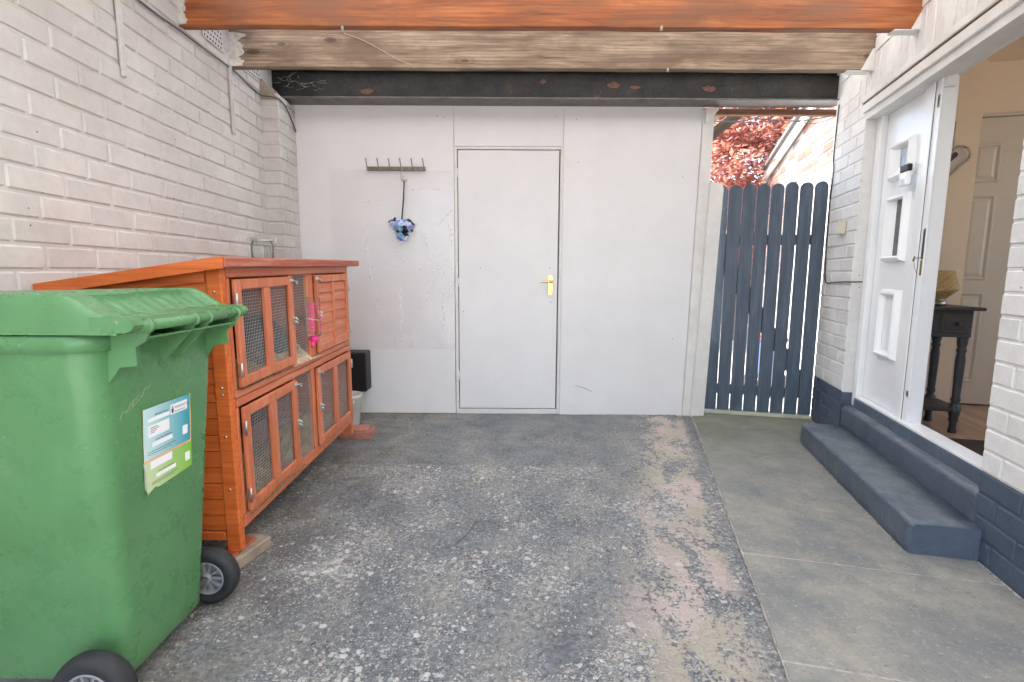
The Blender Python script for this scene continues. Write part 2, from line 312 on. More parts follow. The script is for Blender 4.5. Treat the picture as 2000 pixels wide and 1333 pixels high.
# ------------------------------------------------------------ mesh builder
class MB:
    def __init__(s): s.v = []; s.f = []; s.sm = []
    def add(s, vs, fs, smooth=False):
        o = len(s.v); s.v += [tuple(p) for p in vs]; s.f += [tuple(i + o for i in f) for f in fs]; s.sm += [smooth] * len(fs); return s
    def box(s, x0, y0, z0, x1, y1, z1):
        x0, x1 = sorted((x0, x1)); y0, y1 = sorted((y0, y1)); z0, z1 = sorted((z0, z1))
        return s.add([(x0, y0, z0), (x1, y0, z0), (x1, y1, z0), (x0, y1, z0), (x0, y0, z1), (x1, y0, z1), (x1, y1, z1), (x0, y1, z1)],
                     [(3, 2, 1, 0), (4, 5, 6, 7), (0, 1, 5, 4), (1, 2, 6, 5), (2, 3, 7, 6), (3, 0, 4, 7)])
    def cbox(s, x0, y0, z0, x1, y1, z1, c=.003, M4=None):
        """chamfered box"""
        x0, x1 = sorted((x0, x1)); y0, y1 = sorted((y0, y1)); z0, z1 = sorted((z0, z1))
        c = min(c, (x1 - x0) * .45, (y1 - y0) * .45, (z1 - z0) * .45)
        lo = (x0, y0, z0); hi = (x1, y1, z1); vs = []; idx = {}
        for sx in (0, 1):
            for sy in (0, 1):
                for sz in (0, 1):
                    sg = (sx, sy, sz)
                    for ax in range(3):       # vertex lying on the face perpendicular to ax
                        p = [hi[i] if sg[i] else lo[i] for i in range(3)]
                        for i in range(3):
                            if i != ax: p[i] += -c if sg[i] else c
                        idx[(sg, ax)] = len(vs); vs.append(tuple(p))
        fs = []
        for ax in range(3):
            a1, a2 = (ax + 1) % 3, (ax + 2) % 3
            for k in (0, 1):
                q = []
                for (i, j) in ((0, 0), (1, 0), (1, 1), (0, 1)):
                    g = [0, 0, 0]; g[ax] = k; g[a1] = i; g[a2] = j; q.append(idx[(tuple(g), ax)])
                fs.append(tuple(q if k else q[::-1]))
        for ax in range(3):                   # edges parallel to ax
            a1, a2 = (ax + 1) % 3, (ax + 2) % 3
            for i in (0, 1):
                for j in (0, 1):
                    g0 = [0, 0, 0]; g0[a1] = i; g0[a2] = j; g1 = list(g0); g1[ax] = 1
                    g0, g1 = tuple(g0), tuple(g1)
                    q = [idx[(g0, a1)], idx[(g1, a1)], idx[(g1, a2)], idx[(g0, a2)]]
                    fs.append(tuple(q if (i == j) else q[::-1]) if False else tuple(q[::-1] if i == j else q))
        for sx in (0, 1):
            for sy in (0, 1):
                for sz in (0, 1):
                    g = (sx, sy, sz); q = [idx[(g, 0)], idx[(g, 1)], idx[(g, 2)]]
                    fs.append(tuple(q if (sx + sy + sz) % 2 else q[::-1]))
        if M4 is not None: vs = [tuple(M4 @ Vector(p)) for p in vs]
        return s.add(vs, fs)
    def prism(s, pts, a0, a1, plane='xz', smooth=False):
        """pts in the given plane, extruded along the third axis from a0 to a1"""
        def P(p, a):
            return {'xz': (p[0], a, p[1]), 'xy': (p[0], p[1], a), 'yz': (a, p[0], p[1])}[plane]
        n = len(pts); vs = [P(p, a0) for p in pts] + [P(p, a1) for p in pts]
        fs = [(i, (i + 1) % n, (i + 1) % n + n, i + n) for i in range(n)]
        s.add(vs, fs, smooth); o = len(s.v) - 2 * n
        s.f += [tuple(range(o + n - 1, o - 1, -1)), tuple(range(o + n, o + 2 * n))]; s.sm += [False, False]
        return s
    def tube(s, pts, r, n=8, caps=True, radii=None):
        pts = [Vector(p) for p in pts]; rings = []
        t0 = (pts[1] - pts[0]).normalized(); up = Vector((0, 0, 1)) if abs(t0.z) < .9 else Vector((1, 0, 0))
        a = t0.cross(up).normalized()
        for i, p in enumerate(pts):
            tt = (pts[min(i + 1, len(pts) - 1)] - pts[max(i - 1, 0)]).normalized()
            a = (a - tt * a.dot(tt)).normalized(); bb = tt.cross(a); rr = radii[i] if radii else r
            rings.append([p + (a * math.cos(2 * PI * k / n) + bb * math.sin(2 * PI * k / n)) * rr for k in range(n)])
        vs = [q for g in rings for q in g]
        fs = [(i * n + k, i * n + (k + 1) % n, (i + 1) * n + (k + 1) % n, (i + 1) * n + k) for i in range(len(pts) - 1) for k in range(n)]
        s.add(vs, fs, True)
        if caps:
            o = len(s.v) - len(vs); s.f += [tuple(range(o + n - 1, o - 1, -1)), tuple(range(o + (len(pts) - 1) * n, o + len(pts) * n))]; s.sm += [False, False]
        return s
    def lathe(s, prof, n=24, c=(0, 0, 0), axis='z', smooth=True):
        vs = []; fs = []
        for (r, h) in prof:
            for k in range(n):
                a = 2 * PI * k / n; x, y = r * math.cos(a), r * math.sin(a)
                p = {'z': (x, y, h), 'y': (x, h, y), 'x': (h, x, y)}[axis]
                vs.append((p[0] + c[0], p[1] + c[1], p[2] + c[2]))
        for i in range(len(prof) - 1):
            for k in range(n): fs.append((i * n + k, i * n + (k + 1) % n, (i + 1) * n + (k + 1) % n, (i + 1) * n + k))
        return s.add(vs, fs, smooth)
    def loft(s, rings, close=True, cap0=True, cap1=True, smooth=True):
        n = len(rings[0]); vs = [p for g in rings for p in g]
        fs = [(i * n + k, i * n + (k + 1) % n, (i + 1) * n + (k + 1) % n, (i + 1) * n + k) for i in range(len(rings) - 1) for k in range(n)]
        s.add(vs, fs, smooth); o = len(s.v) - len(vs)
        if cap0: s.f.append(tuple(range(o + n - 1, o - 1, -1))); s.sm.append(False)
        if cap1: s.f.append(tuple(range(o + len(vs) - n, o + len(vs)))); s.sm.append(False)
        return s
    def mesh(s, name):
        me = bpy.data.meshes.new(name); me.from_pydata(s.v, [], s.f)
        me.polygons.foreach_set('use_smooth', s.sm); me.update(); return me
    def build(s, name, mat, parent=None, label=None, stuff=False):
        return link(name, s.mesh(name), mat, parent, label, stuff)

def link(name, me, mat=None, parent=None, label=None, stuff=False, loc=None, rot=None):
    o = bpy.data.objects.new(name, me); COL.objects.link(o)
    if mat is not None and len(me.materials) == 0: me.materials.append(mat)
    if parent: o.parent = parent
    if label: o['label'] = label
    if stuff: o['kind'] = 'stuff'
    if loc: o.location = loc
    if rot: o.rotation_euler = rot
    return o
def thing(name, label, cat, loc=(0, 0, 0), rotz=0, group=None, rot=None):
    o = bpy.data.objects.new(name, None); COL.objects.link(o); o.empty_display_size = .1
    o.location = loc; o.rotation_euler = rot or (0, 0, rotz); tag(o, label, cat, group); return o
def tag(o, label, cat, group=None):
    o['label'] = label; o['category'] = cat
    if group: o['group'] = group
    return o
def struct(o): o['kind'] = 'structure'; return o

HOUSE = (1.80, 1.89, 0); HROT = -R(13.8)          # local x = away from the carport, y = deeper, z up
LWALL = (-1.70, 3.9, 0); LROT = R(2.54)           # local x = into the carport, y = deeper
def hw(tx, s, z=0):                               # house frame to world
    a = R(13.8); return (1.80 + math.sin(a) * s + math.cos(a) * tx, 1.89 + math.cos(a) * s - math.sin(a) * tx, z)

# ------------------------------------------------------------ setting: ground, floor, pavement
g = MB(); g.box(-60, -60, -.30, 60, 60, -.055); struct(g.build('ground', M['ground']))

def vnoise(x, y, seed):
    r = np.random.default_rng(seed).random((512, 512)); xi = np.floor(x).astype(int); yi = np.floor(y).astype(int)
    fx = x - xi; fy = y - yi; fx = fx * fx * (3 - 2 * fx); fy = fy * fy * (3 - 2 * fy)
    q = lambda i, j: r[(xi + i) % 512, (yi + j) % 512]
    return (q(0, 0) * (1 - fx) + q(1, 0) * fx) * (1 - fy) + (q(0, 1) * (1 - fx) + q(1, 1) * fx) * fy
nx, ny = 400, 500
gx = np.linspace(-4.0, -.86, nx); gy = np.linspace(-1.35, 2.75, ny); X, Y = np.meshgrid(gx, gy, indexing='ij')
a_ = R(13.8); WY = 1.89 + math.cos(a_) * Y - math.sin(a_) * X; WX = 1.80 + math.sin(a_) * Y + math.cos(a_) * X
h = np.zeros_like(X)
for k, (fr, am) in enumerate(((2.2, .004), (11, .0024), (38, .0034), (75, .0032))): h += (vnoise(X * fr + 50, Y * fr + 50, k) - .5) * 2 * am
rough_amt = np.clip(1 - (WY - 2.8) / .12, .35, 1); h = h * rough_amt
h += .004 * (1 / (1 + np.exp(-(WY - 2.86 - .03 * np.sin(WX * 5)) / .015)))        # the low step to the smoother back strip
h -= .004 * np.exp(-((WY - 2.84) / .02) ** 2)
ed = -.865 - X; h = h * np.clip(ed / .05, .25, 1)
Z = h - .004
vv = np.stack([X, Y, Z], -1).reshape(-1, 3)
ii = np.arange(nx * ny).reshape(nx, ny); q = np.stack([ii[:-1, :-1], ii[1:, :-1], ii[1:, 1:], ii[:-1, 1:]], -1).reshape(-1, 4)
me = bpy.data.meshes.new('carport_floor'); me.vertices.add(len(vv)); me.vertices.foreach_set('co', vv.ravel())
me.loops.add(q.size); me.loops.foreach_set('vertex_index', q.ravel().astype(np.int32)); me.polygons.add(len(q))
me.polygons.foreach_set('loop_start', np.arange(0, q.size, 4, dtype=np.int32)); me.polygons.foreach_set('use_smooth', np.ones(len(q), bool)); me.update(); me.validate()
o = link('carport_floor', me, M['tarmac']); o.location = HOUSE; o.rotation_euler = (0, 0, HROT); struct(o)
dv = MB(); dv.box(-6, -9, -.06, 6, .85, -.030); struct(dv.build('driveway', M['ground']))

pav = MB(); pav.box(-.866, -5, -.05, .02, 1.96, .0045)
pv = pav.build('pavement', M['joint']); pv.location = HOUSE; pv.rotation_euler = (0, 0, HROT); struct(pv)
js = [-3.8, -3.2, -2.6, -2.0, -1.4, -.80, -.215, .385, .98, 1.585, 1.93]
for i in range(len(js) - 1):
    s = MB(); y0, y1 = js[i] + .0035, js[i + 1] - .0035
    s.cbox(-.862 + random.uniform(-.002, .003), y0, -.045, -.004, y1, .008 + random.uniform(-.001, .0015), .0035)
    s.build('paving_slab', M['slab'], pv)

# ------------------------------------------------------------ left brick wall
C = .0847; BL = .232
lw = thing('brick_wall', 'long cream painted brick wall running down the left side of the carport', 'wall', LWALL, LROT)
MB().box(-.22, -4.6, -.05, -.0055, .3, 2.72).build('mortar_bed', M['mortar_left'], lw)
def brick_mesh(name, w, hgt, d=.03, c=.006):      # front face at x=0 (towards +x), along y
    return MB().cbox(-d, -w / 2, -hgt / 2, 0, w / 2, hgt / 2, c).mesh(name)
bm_full = brick_mesh('brick', BL - .009, C - .009); bm_full.materials.append(M['brick_left'])
far_stuff = MB(); z0 = .0756 - C
k = 0
while z0 + k * C < 2.70:
    zc = z0 + (k + .5) * C; off = BL / 2 * (k % 2) - .03
    for j in range(-19, 2):
        yc = j * BL + off
        if yc > -.30 + BL / 2: continue
        near = -2.55 < yc < -.3 and zc > .98
        jx = random.uniform(-.0012, .0016)
        if near:
            link('brick', bm_full, None, lw, loc=(jx, yc + random.uniform(-.003, .003), zc + random.uniform(-.0012, .0012)),
                 rot=(random.uniform(-.006, .006), random.uniform(-.006, .006), random.uniform(-.005, .005)))
        else: far_stuff.box(-.03, yc - BL / 2 + .005, zc - C / 2 + .005, jx, yc + BL / 2 - .005, zc + C / 2 - .005)
    k += 1
far_stuff.build('brick', M['brick_left'], lw, stuff=True)
# pier at the back end of the wall
pier = MB().box(-.02, -.295, -.05, .108, .05, 2.25).build('pier', M['mortar_left'], lw)
pm = {}
for k in range(0, 27):
    zc = z0 + (k + .5) * C
    if zc > 2.24 or zc < 1.0:
        if zc > 2.24: continue
    cut = -.12 if k % 2 else -.19
    for (a, bb) in ((-.30, cut), (cut, .04)):
        key = (round(a, 3), round(bb, 3))
        if key not in pm:
            pm[key] = MB().cbox(-.015, a + (.0 if a == -.30 else .002), -C / 2 + .004, .1145, bb - .002, C / 2 - .004, .0045).mesh('brick'); pm[key].materials.append(M['mortar_left'])
        link('brick', pm[key], None, pier, loc=(random.uniform(-.001, .001), random.uniform(-.001, .001), zc))
MB().prism([(0, 2.235), (.12, 2.235), (.09, 2.27), (.02, 2.36), (0, 2.36)], -.31, .03).build('mortar_cap', simple('rough_mortar', (.33, .27, .21), .9, var=.35, vs=25, bs=.9, bscale=50), lw)
# perforated vent plates between the joists
def grille(y0, y1, z0_, z1_):
    g = MB(); g.cbox(.002, y0, z0_, .008, y1, z1_, .002); pl = g.build('vent_plate', M['brick_left'], lw)
    hmb = MB(); n1 = int((y1 - y0) / .028); n2 = int((z1_ - z0_) / .026)
    for i in range(n1):
        for j in range(n2):
            yy = y0 + .018 + i * .028 + (j % 2) * .01; zz = z0_ + .016 + j * .026
            hmb.lathe([(0, .0095), (.006, .0095), (.0065, .0075)], 8, (0, yy, zz), 'x')
    hmb.build('vent_hole', M['black'], pl, stuff=True)
grille(-1.00, -.78, 2.33, 2.48); grille(-.56, -.32, 2.33, 2.47)

def conduit(y, z0_, z1_, lab):
    m_ = MB(); m_.cbox(.003, y - .013, z0_, .017, y + .013, z1_, .003); m_.cbox(.017, y - .006, z0_ + .004, .021, y + .006, z1_, .002)
    for zz in np.arange(z0_ + .03, z1_, .14): m_.lathe([(0, .0225), (.004, .0225), (.005, .021)], 8, (0, y, zz), 'x')
    o = m_.build('wall_strap', M['brick_left']); o.location = LWALL; o.rotation_euler = (0, 0, LROT); tag(o, lab, 'strap', 'painted metal straps on the left wall')
conduit(-1.65, 1.89, 2.70, 'cream painted metal strap hanging down the left wall, nearer the camera')
conduit(-.728, 1.90, 2.29, 'thin cream painted metal strap on the left wall under the brown joist')
pts = [(.012, -2.2, 2.27), (.010, -1.53, 2.252), (.011, -1.2, 2.262), (.010, -.95, 2.267), (.011, -.66, 2.274), (.010, -.52, 2.262), (.012, -.33, 2.255), (.08, -.315, 2.248), (.124, -.29, 2.235), (.124, -.16, 2.20), (.124, -.03, 2.10)]
def smooth(pts, n=5):
    P = [Vector(p) for p in pts]; out = []
    for i in range(len(P) - 1):
        p0, p1, p2, p3 = P[max(i - 1, 0)], P[i], P[i + 1], P[min(i + 2, len(P) - 1)]
        for k in range(n):
            u = k / n; out.append(.5 * ((2 * p1) + (p2 - p0) * u + (2 * p0 - 5 * p1 + 4 * p2 - p3) * u * u + (3 * p1 - p0 - 3 * p2 + p3) * u ** 3))
    return out + [P[-1]]
o = MB().tube(smooth(pts), .0048, 8).build('cable', M['cable']); o.location = LWALL; o.rotation_euler = (0, 0, LROT)
tag(o, 'grey cable sagging along the top of the cream brick wall and round its pier', 'cable')

# ------------------------------------------------------------ roof timbers and steel
def joist(y, z, zt, x0, x1, mat, lab):
    r = thing('roof_joist', lab, 'joist', ((x0 + x1) / 2, y, z), 0, 'timber joists across the carport'); L = (x1 - x0) / 2
    n = 60; rings = []
    for i in range(n + 1):
        x = -L + 2 * L * i / n; w = noise.noise(Vector((x * 2, y, 0))) * .003; b_ = noise.noise(Vector((x * 3, y, 5))) * .0035
        rings.append([(x, -.0 + w, .004 + b_), (x, .004 + w, b_), (x, .044 + w, b_), (x, .048 + w, .004), (x, .048 + w, zt - z), (x, w, zt - z)])
    MB().loft(rings, smooth=False).build('beam', mat, r); return r
j1 = joist(2.700, 2.292, 2.50, -1.655, 2.01, M['joist_orange'], 'orange stained timber joist nearest the camera across the top')
j2 = joist(3.205, 2.289, 2.50, -1.675, 2.135, M['joist_brown'], 'weathered brown knotty timber joist between the orange joist and the steel')
joist(2.215, 2.29, 2.50, -1.64, 1.885, M['joist_orange'], 'timber joist just above the top edge of the view')
for yy, nm in ((1.73, 'second joist overhead in front of the view'), (1.24, 'third joist overhead in front of the view'), (.75, 'foremost joist at the open edge of the carport roof')):
    joist(yy, 2.29, 2.50, -1.62, 1.80 + (yy - 1.9) * .2457, M['joist_brown'], 'timber ' + nm)
# white paint over the joist ends, metal hangers on the house side
pt = simple('flaking_white_paint', (.66, .62, .55), .7, var=.3, vs=30, bs=.6, bscale=60)
def splash(parent, x, w, h0, h1, seed):
    random.seed(seed); pts = [(x, h0), (x + w * .7, h0 + .004)]
    for i in range(26): pts.append((x + w * (.80 + .5 * noise.noise(Vector((i * .23, seed, 0))) + .22 * noise.noise(Vector((i * .9, seed, 3)))), h0 + (h1 - h0) * (i + .8) / 27))
    pts += [(x + w * .4, h1), (x, h1)]
    MB().prism(pts, -.0042, .010).build('white_paint_patch', pt, parent)
splash(j1, -1.832, .055, .003, .20, 3); splash(j2, -1.905, .10, .003, .19, 4)
for jj, xe in ((j1, 1.795), (j2, 1.835)):
    hg = MB(); hg.prism([(xe - .02, -.006), (xe + .06, -.006), (xe + .06, .12), (xe + .045, .12)], -.006, -.002)
    hg.box(xe - .10, -.006, -.007, xe + .05, .054, -.003); hg.build('joist_hanger', M['whitewood'], jj)
    w = MB()
    for q_ in ((.35, .0), (.62, .0)): pass
# old plaster blobs left on the joists
for jj, x, z in ((j1, .55, -.004), (j2, .68, -.006), (j1, -1.02, -.012)):
    MB().lathe([(0, -.013), (.005, -.011), (.007, -.004), (.0075, .004), (.005, .010), (0, .012)], 7, (x, -.003, z)).build('plaster_lump', simple('grey_plaster', (.38, .34, .29), .9, var=.3, vs=60), jj)
tw = MB().tube([(-1.0, -.004, -.012), (-.97, -.004, .0)], .001, 5)
st = MB().tube(smooth([(-.99, 3.196, 2.475), (-.88, 3.195, 2.435), (-.78, 3.195, 2.385), (-.69, 3.196, 2.335), (-.60, 3.199, 2.305)]), .0022, 6).build('string', simple('pale_string', (.42, .34, .25), .8))
tag(st, 'pale string trailing down the face of the brown joist', 'string')

sb = thing('steel_beam', 'black painted steel I beam with rusty patches above the white board wall', 'beam', (.36, 3.82, 2.29))
MB().box(-2.07, -.004, .010, 1.95, .004, .205).build('web', M['steel'], sb)
MB().cbox(-2.05, -.085, 0, 1.945, .075, .010, .002).build('flange', M['flange'], sb)
MB().cbox(-2.07, -.085, .205, 1.96, .075, .215, .002).build('flange', M['steel'], sb)
# cobwebs at the left end
cw = MB(); random.seed(11)
for i in range(26):
    a = Vector((random.uniform(-1.98, -1.72), -.075 + random.uniform(0, .05), random.uniform(.07, .15))); d = Vector((random.uniform(-.07, .1), random.uniform(-.02, .02), random.uniform(-.02, .035)))
    cw.tube([a, a + d * .5 + Vector((0, 0, -.006)), a + d], .0011, 4)
cw.build('cobweb', simple('dusty_cobweb', (.30, .25, .19), .9), sb, stuff=True)
rp = simple('old_rust', (.13, .06, .04), .8, var=.4, vs=40)
for (x, z, w_, h_) in ((.35, .12, .05, .02), (.50, .105, .04, .012), (1.02, .10, .05, .022), (-.15, .14, .03, .015), (-1.4, .07, .05, .02)):
    n = 11; pts = [(x + w_ * (.6 + .5 * random.random()) * math.cos(2 * PI * k / n), z + h_ * (.6 + .6 * random.random()) * math.sin(2 * PI * k / n)) for k in range(n)]
    MB().prism(pts, -.0062, -.0042).build('rust_patch', rp, sb)

rf = MB(); rf.box(-1.95, -.3, 2.505, 3.2, 3.95, 2.515)  # unseen roof, translucency added to spread even light through the carport
m, t, b = newmat('added_translucent_fill_sheet'); out = t.nodes['Material Output']; v = wpos(t)
df = t.nodes.new('ShaderNodeBsdfDiffuse'); df.inputs[0].default_value = (.55, .53, .48, 1); tl = t.nodes.new('ShaderNodeBsdfTranslucent')
t.links.new(ramp(t, tex(t, 3, 6, .6, v), [(.3, (.64, .64, .635)), (.7, (.74, .745, .745))]), tl.inputs[0])
ms = nd(t, 'ShaderNodeMixShader', Fac=.85); t.links.new(df.outputs[0], ms.inputs[1]); t.links.new(tl.outputs[0], ms.inputs[2]); t.links.new(ms.outputs[0], out.inputs[0])
struct(rf.build('unseen_carport_roof', m))

# ------------------------------------------------------------ white board wall with its door, at y = 3.9
pw = thing('board_wall', 'white painted board wall with a flush door closing the back of the carport', 'wall', (0, 3.9, 0))
def quadboard(name, x0b, x0t, x1b, x1t, zb, zt, y0, y1, mat, par):
    c = .002; v = []
    for (y, i) in ((y1, 0), (y0 + c, 0), (y0, c)):
        v += [(x0b + i, y, zb + i), (x1b - i, y, zb + i), (x1t - i, y, zt - i), (x0t + i, y, zt - i)]
    f = [(0, 1, 2, 3), (8, 9, 10, 11)[::-1]]
    for a in (0, 4):
        for k in range(4): f.append((a + k, a + 4 + k, a + 4 + (k + 1) % 4, a + (k + 1) % 4))
    f[1] = (8, 9, 10, 11)
    return MB().add(v, f).build(name, mat, par)
quadboard('board', -1.72, -1.72, -.4375, -.4335, .004, 2.30, 0, .018, M['board'], pw)
quadboard('board', -.4315, -.4315, .3695, .3695, 2.012, 2.30, .001, .018, M['board'], pw)
quadboard('board', .3735, .3705, 1.328, 1.375, -.004, 2.30, -.006, .012, M['board'], pw)
MB().box(-1.60, .002, -.01, -.44, .03, .0035).build('bottom_batten', simple('raw_timber', (.38, .17, .07), .8), pw)
fr = MB(); fr.cbox(-.4325, .004, .0, -.4105, .05, 2.012, .002); fr.cbox(.3500, .003, .0, .3725, .05, 2.012, .002)
fr.cbox(-.4100, .0045, 1.992, .3495, .05, 2.0115, .002); fr.cbox(-.4100, .003, .0, .3495, .05, .038, .002); fr.build('door_frame', M['whitewood'], pw)
dr = MB().cbox(-.4045, .0045, .045, .3405, .042, 1.985, .002).build('door', M['board'], pw)
MB().box(-.43, .045, 0, .37, .06, 2.01).build('backing', M['black'], pw)
for z in (1.82, 1.02, .30):
    hm = MB(); hm.tube([(-.4075, .0005, z - .035), (-.4075, .0005, z + .035)], .0045, 8); hm.cbox(-.419, .0015, z - .035, -.397, .0045, z + .035, .0008); hm.build('hinge', M['board'], dr)
hn = MB(); hn.prism([(.272, .935), (.287, .928), (.302, .935), (.303, .955), (.303, 1.055), (.302, 1.07), (.287, 1.078), (.272, 1.07), (.271, 1.055), (.271, .955)], -.001, -.005)
bp = hn.build('back_plate', M['brass'], dr)
lv = MB(); lv.tube([(.292, -.003, 1.03), (.292, -.035, 1.03)], .009, 12); lv.tube(smooth([(.292, -.036, 1.03), (.275, -.040, 1.031), (.25, -.040, 1.029), (.225, -.038, 1.031), (.212, -.037, 1.030)]), .0075, 10)
lv.lathe([(0, -.0445), (.010, -.043), (.0125, -.034)], 14, (.292, 0, 1.03), 'y'); lv.build('lever_handle', M['brass'], bp)
MB().prism([(.285, .952), (.290, .952), (.289, .968), (.286, .968)], -.0052, -.0060).build('keyhole', M['black'], bp)
sc_ = MB()
for (x, z) in ((-.24, 1.13), (.282, 1.13 + .0), (.295, .875), (-.37, .80), (.46, 2.2), (.48, 1.9), (-.55, 2.22), (.31, 2.22), (-.50, 2.21), (1.25, 1.8), (1.23, .6)): sc_.lathe([(0, -.0075), (.003, -.0072), (.0035, -.006)], 8, (x, 0, z), 'y')
sc_.build('screw_head', M['crack'], pw, stuff=True)
scf = simple('grey_scuff', (.42, .42, .42), .6, var=.3, vs=60)
for pts_ in ([(.47, .23), (.52, .222), (.58, .20), (.63, .175), (.632, .178), (.58, .207), (.52, .228)], [(.07, .19), (.075, .22), (.079, .25), (.077, .22)], [(-.13, .255), (-.10, .248), (-.13, .252)]):
    MB().prism(pts_, -.0064 if pts_[0][0] > .4 else .0026, -.0058 if pts_[0][0] > .4 else .0031).build('scuff_mark', scf, pw)
# edge trim, foot block, top corner block
quadboard('edge_trim', 1.331, 1.378, 1.43, 1.455, -.01, 2.27, -.018, .03, M['whitewood'], pw)
MB().cbox(1.285, -.03, -.03, 1.322, .0, .0, .002).build('foot_block', M['whitewood'], pw)
MB().prism([(1.385, 2.275), (1.385, 2.17), (1.41, 2.19), (1.475, 2.26), (1.475, 2.275)], -.045, -.019).build('corner_bracket', M['whitewood'], pw)

# clear film taped to the wall, with wrinkles modelled as thin ridges
nxf, nyf = 120, 170
nxf, nyf = 330, 460
fx = np.linspace(-1.352, -.437, nxf); fz = np.linspace(.512, 1.836, nyf); FX, FZ = np.meshgrid(fx, fz, indexing='ij')
hf = (vnoise(FX * 9 + 20, FZ * 6 + 20, 31) - .5) * .0030 + (vnoise(FX * 26 + 20, FZ * 20 + 20, 32) - .5) * .0013
fold_glint = np.zeros_like(hf)
def crease(x0, z0_, x1, z1_, am, w=.006):
    global hf, fold_glint
    dx, dz = x1 - x0, z1_ - z0_; L2 = dx * dx + dz * dz; u = np.clip(((FX - x0) * dx + (FZ - z0_) * dz) / L2, 0, 1)
    wob = (vnoise(u * 9 + x0 * 50 + 60, u * 0 + 3.5, 33) - .5) * .035
    d = ((FX - x0 - u * dx - wob) ** 2 + (FZ - z0_ - u * dz) ** 2); hf = hf + am * np.exp(-d / w ** 2) * (.3 + vnoise(u * 22 + 80, u * 0, 34)); fold_glint = np.maximum(fold_glint, np.exp(-d / .0026 ** 2) * np.clip((vnoise(u * 16 + x0 * 31 + 90, u * 0 + 1.5, 35) - .45) * 5, 0, 1))
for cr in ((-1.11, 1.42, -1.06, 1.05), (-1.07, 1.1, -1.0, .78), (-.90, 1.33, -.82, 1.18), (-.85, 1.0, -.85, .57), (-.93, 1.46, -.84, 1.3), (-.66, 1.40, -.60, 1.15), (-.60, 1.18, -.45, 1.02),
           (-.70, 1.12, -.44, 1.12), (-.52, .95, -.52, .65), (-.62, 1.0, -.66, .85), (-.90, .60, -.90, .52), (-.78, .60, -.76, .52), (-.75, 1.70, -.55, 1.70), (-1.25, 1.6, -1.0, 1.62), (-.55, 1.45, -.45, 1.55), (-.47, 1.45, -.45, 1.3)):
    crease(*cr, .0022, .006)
hf[:, 0] *= .2; hf[:, -1] *= .2
vv = np.stack([FX, 3.9 - .0045 - np.abs(hf), FZ], -1).reshape(-1, 3); ii = np.arange(nxf * nyf).reshape(nxf, nyf)
q = np.stack([ii[:-1, :-1], ii[1:, :-1], ii[1:, 1:], ii[:-1, 1:]], -1).reshape(-1, 4)
me = bpy.data.meshes.new('plastic_sheet'); me.from_pydata(vv.tolist(), [], q.tolist()); me.polygons.foreach_set('use_smooth', np.ones(len(q), bool))
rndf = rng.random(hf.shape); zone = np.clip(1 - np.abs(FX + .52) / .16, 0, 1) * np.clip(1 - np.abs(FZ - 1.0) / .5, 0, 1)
fold_glint = np.maximum(fold_glint, (rndf > 1 - .025 * zone) * .9)  # white specks painted in where the sheet would shine
at = me.attributes.new('fold_glint', 'FLOAT', 'POINT'); at.data.foreach_set('value', fold_glint.ravel().astype(np.float32))
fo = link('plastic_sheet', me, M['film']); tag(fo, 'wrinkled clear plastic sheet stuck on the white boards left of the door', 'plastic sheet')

# hook rail
hr = thing('hook_rail', 'brushed metal coat rail with six pegs screwed to the white boards', 'hook rail', (-.856, 3.9, 1.848))
rl = MB(); rl.cbox(-.215, -.016, -.016, .215, -.004, .014, .002); rl.build('rail', M['nickel'], hr)
for i in range(6):
    x = -.206 + i * .0825; hk = MB()
    hk.tube(smooth([(x, -.015, -.008), (x, -.030, -.012), (x, -.040, 0), (x - .003, -.044, .03), (x - .007, -.046, .062)]), .0045, 8)
    hk.lathe([(0, -.022), (.009, -.021), (.0105, -.015)], 12, (x, 0, -.008), 'y'); hk.lathe([(0, -.050), (.005, -.048), (.0055, -.042)], 8, (x - .007, 0, .062), 'y')
    hk.build('hook', M['nickel'], hr)
# folded umbrella
um = thing('umbrella', 'small blue patterned umbrella with black shaft hanging from the hook rail', 'umbrella', (-.806, 3.86, 1.78))
MB().tube(smooth([(-.004, -.004, .055), (-.010, 0, .02), (-.010, 0, -.01), (-.004, 0, -.02)]), .003, 6).build('strap', simple('cream_cord', (.55, .50, .42), .7), um)
MB().lathe([(0, .006), (.016, .002), (.024, -.012), (.022, -.024), (.006, -.026), (0, -.026)], 16, (.012, 0, 0)).build('handle', simple('cream_handle', (.62, .58, .5), .5), um)
MB().tube([(.012, 0, -.02), (.004, .002, -.15), (-.012, .004, -.30)], .0048, 8).build('shaft', M['black'], um)
m, t, b = newmat('blue_patterned_cloth'); v = coords(t, scale=(1, .4, 1))
vo = nd(t, 'ShaderNodeTexVoronoi', Scale=26); t.links.new(v, vo.inputs['Vector']); sp = t.nodes.new('ShaderNodeSeparateColor'); t.links.new(vo.outputs['Color'], sp.inputs[0])
c = ramp(t, sp.outputs[0], [(.0, (.012, .014, .03)), (.24, (.012, .014, .03)), (.27, (.10, .18, .50)), (.5, (.42, .40, .68)), (.7, (.22, .48, .62)), (.9, (.52, .58, .78))])
c2 = ramp(t, vo.outputs['Distance'], [(.0, .6), (.5, 1.1)]); c = mix(t, 1, c, c2, 'MULTIPLY')
t.links.new(c, b.inputs['Base Color']); b.inputs['Roughness'].default_value = .45; M['cloth'] = m
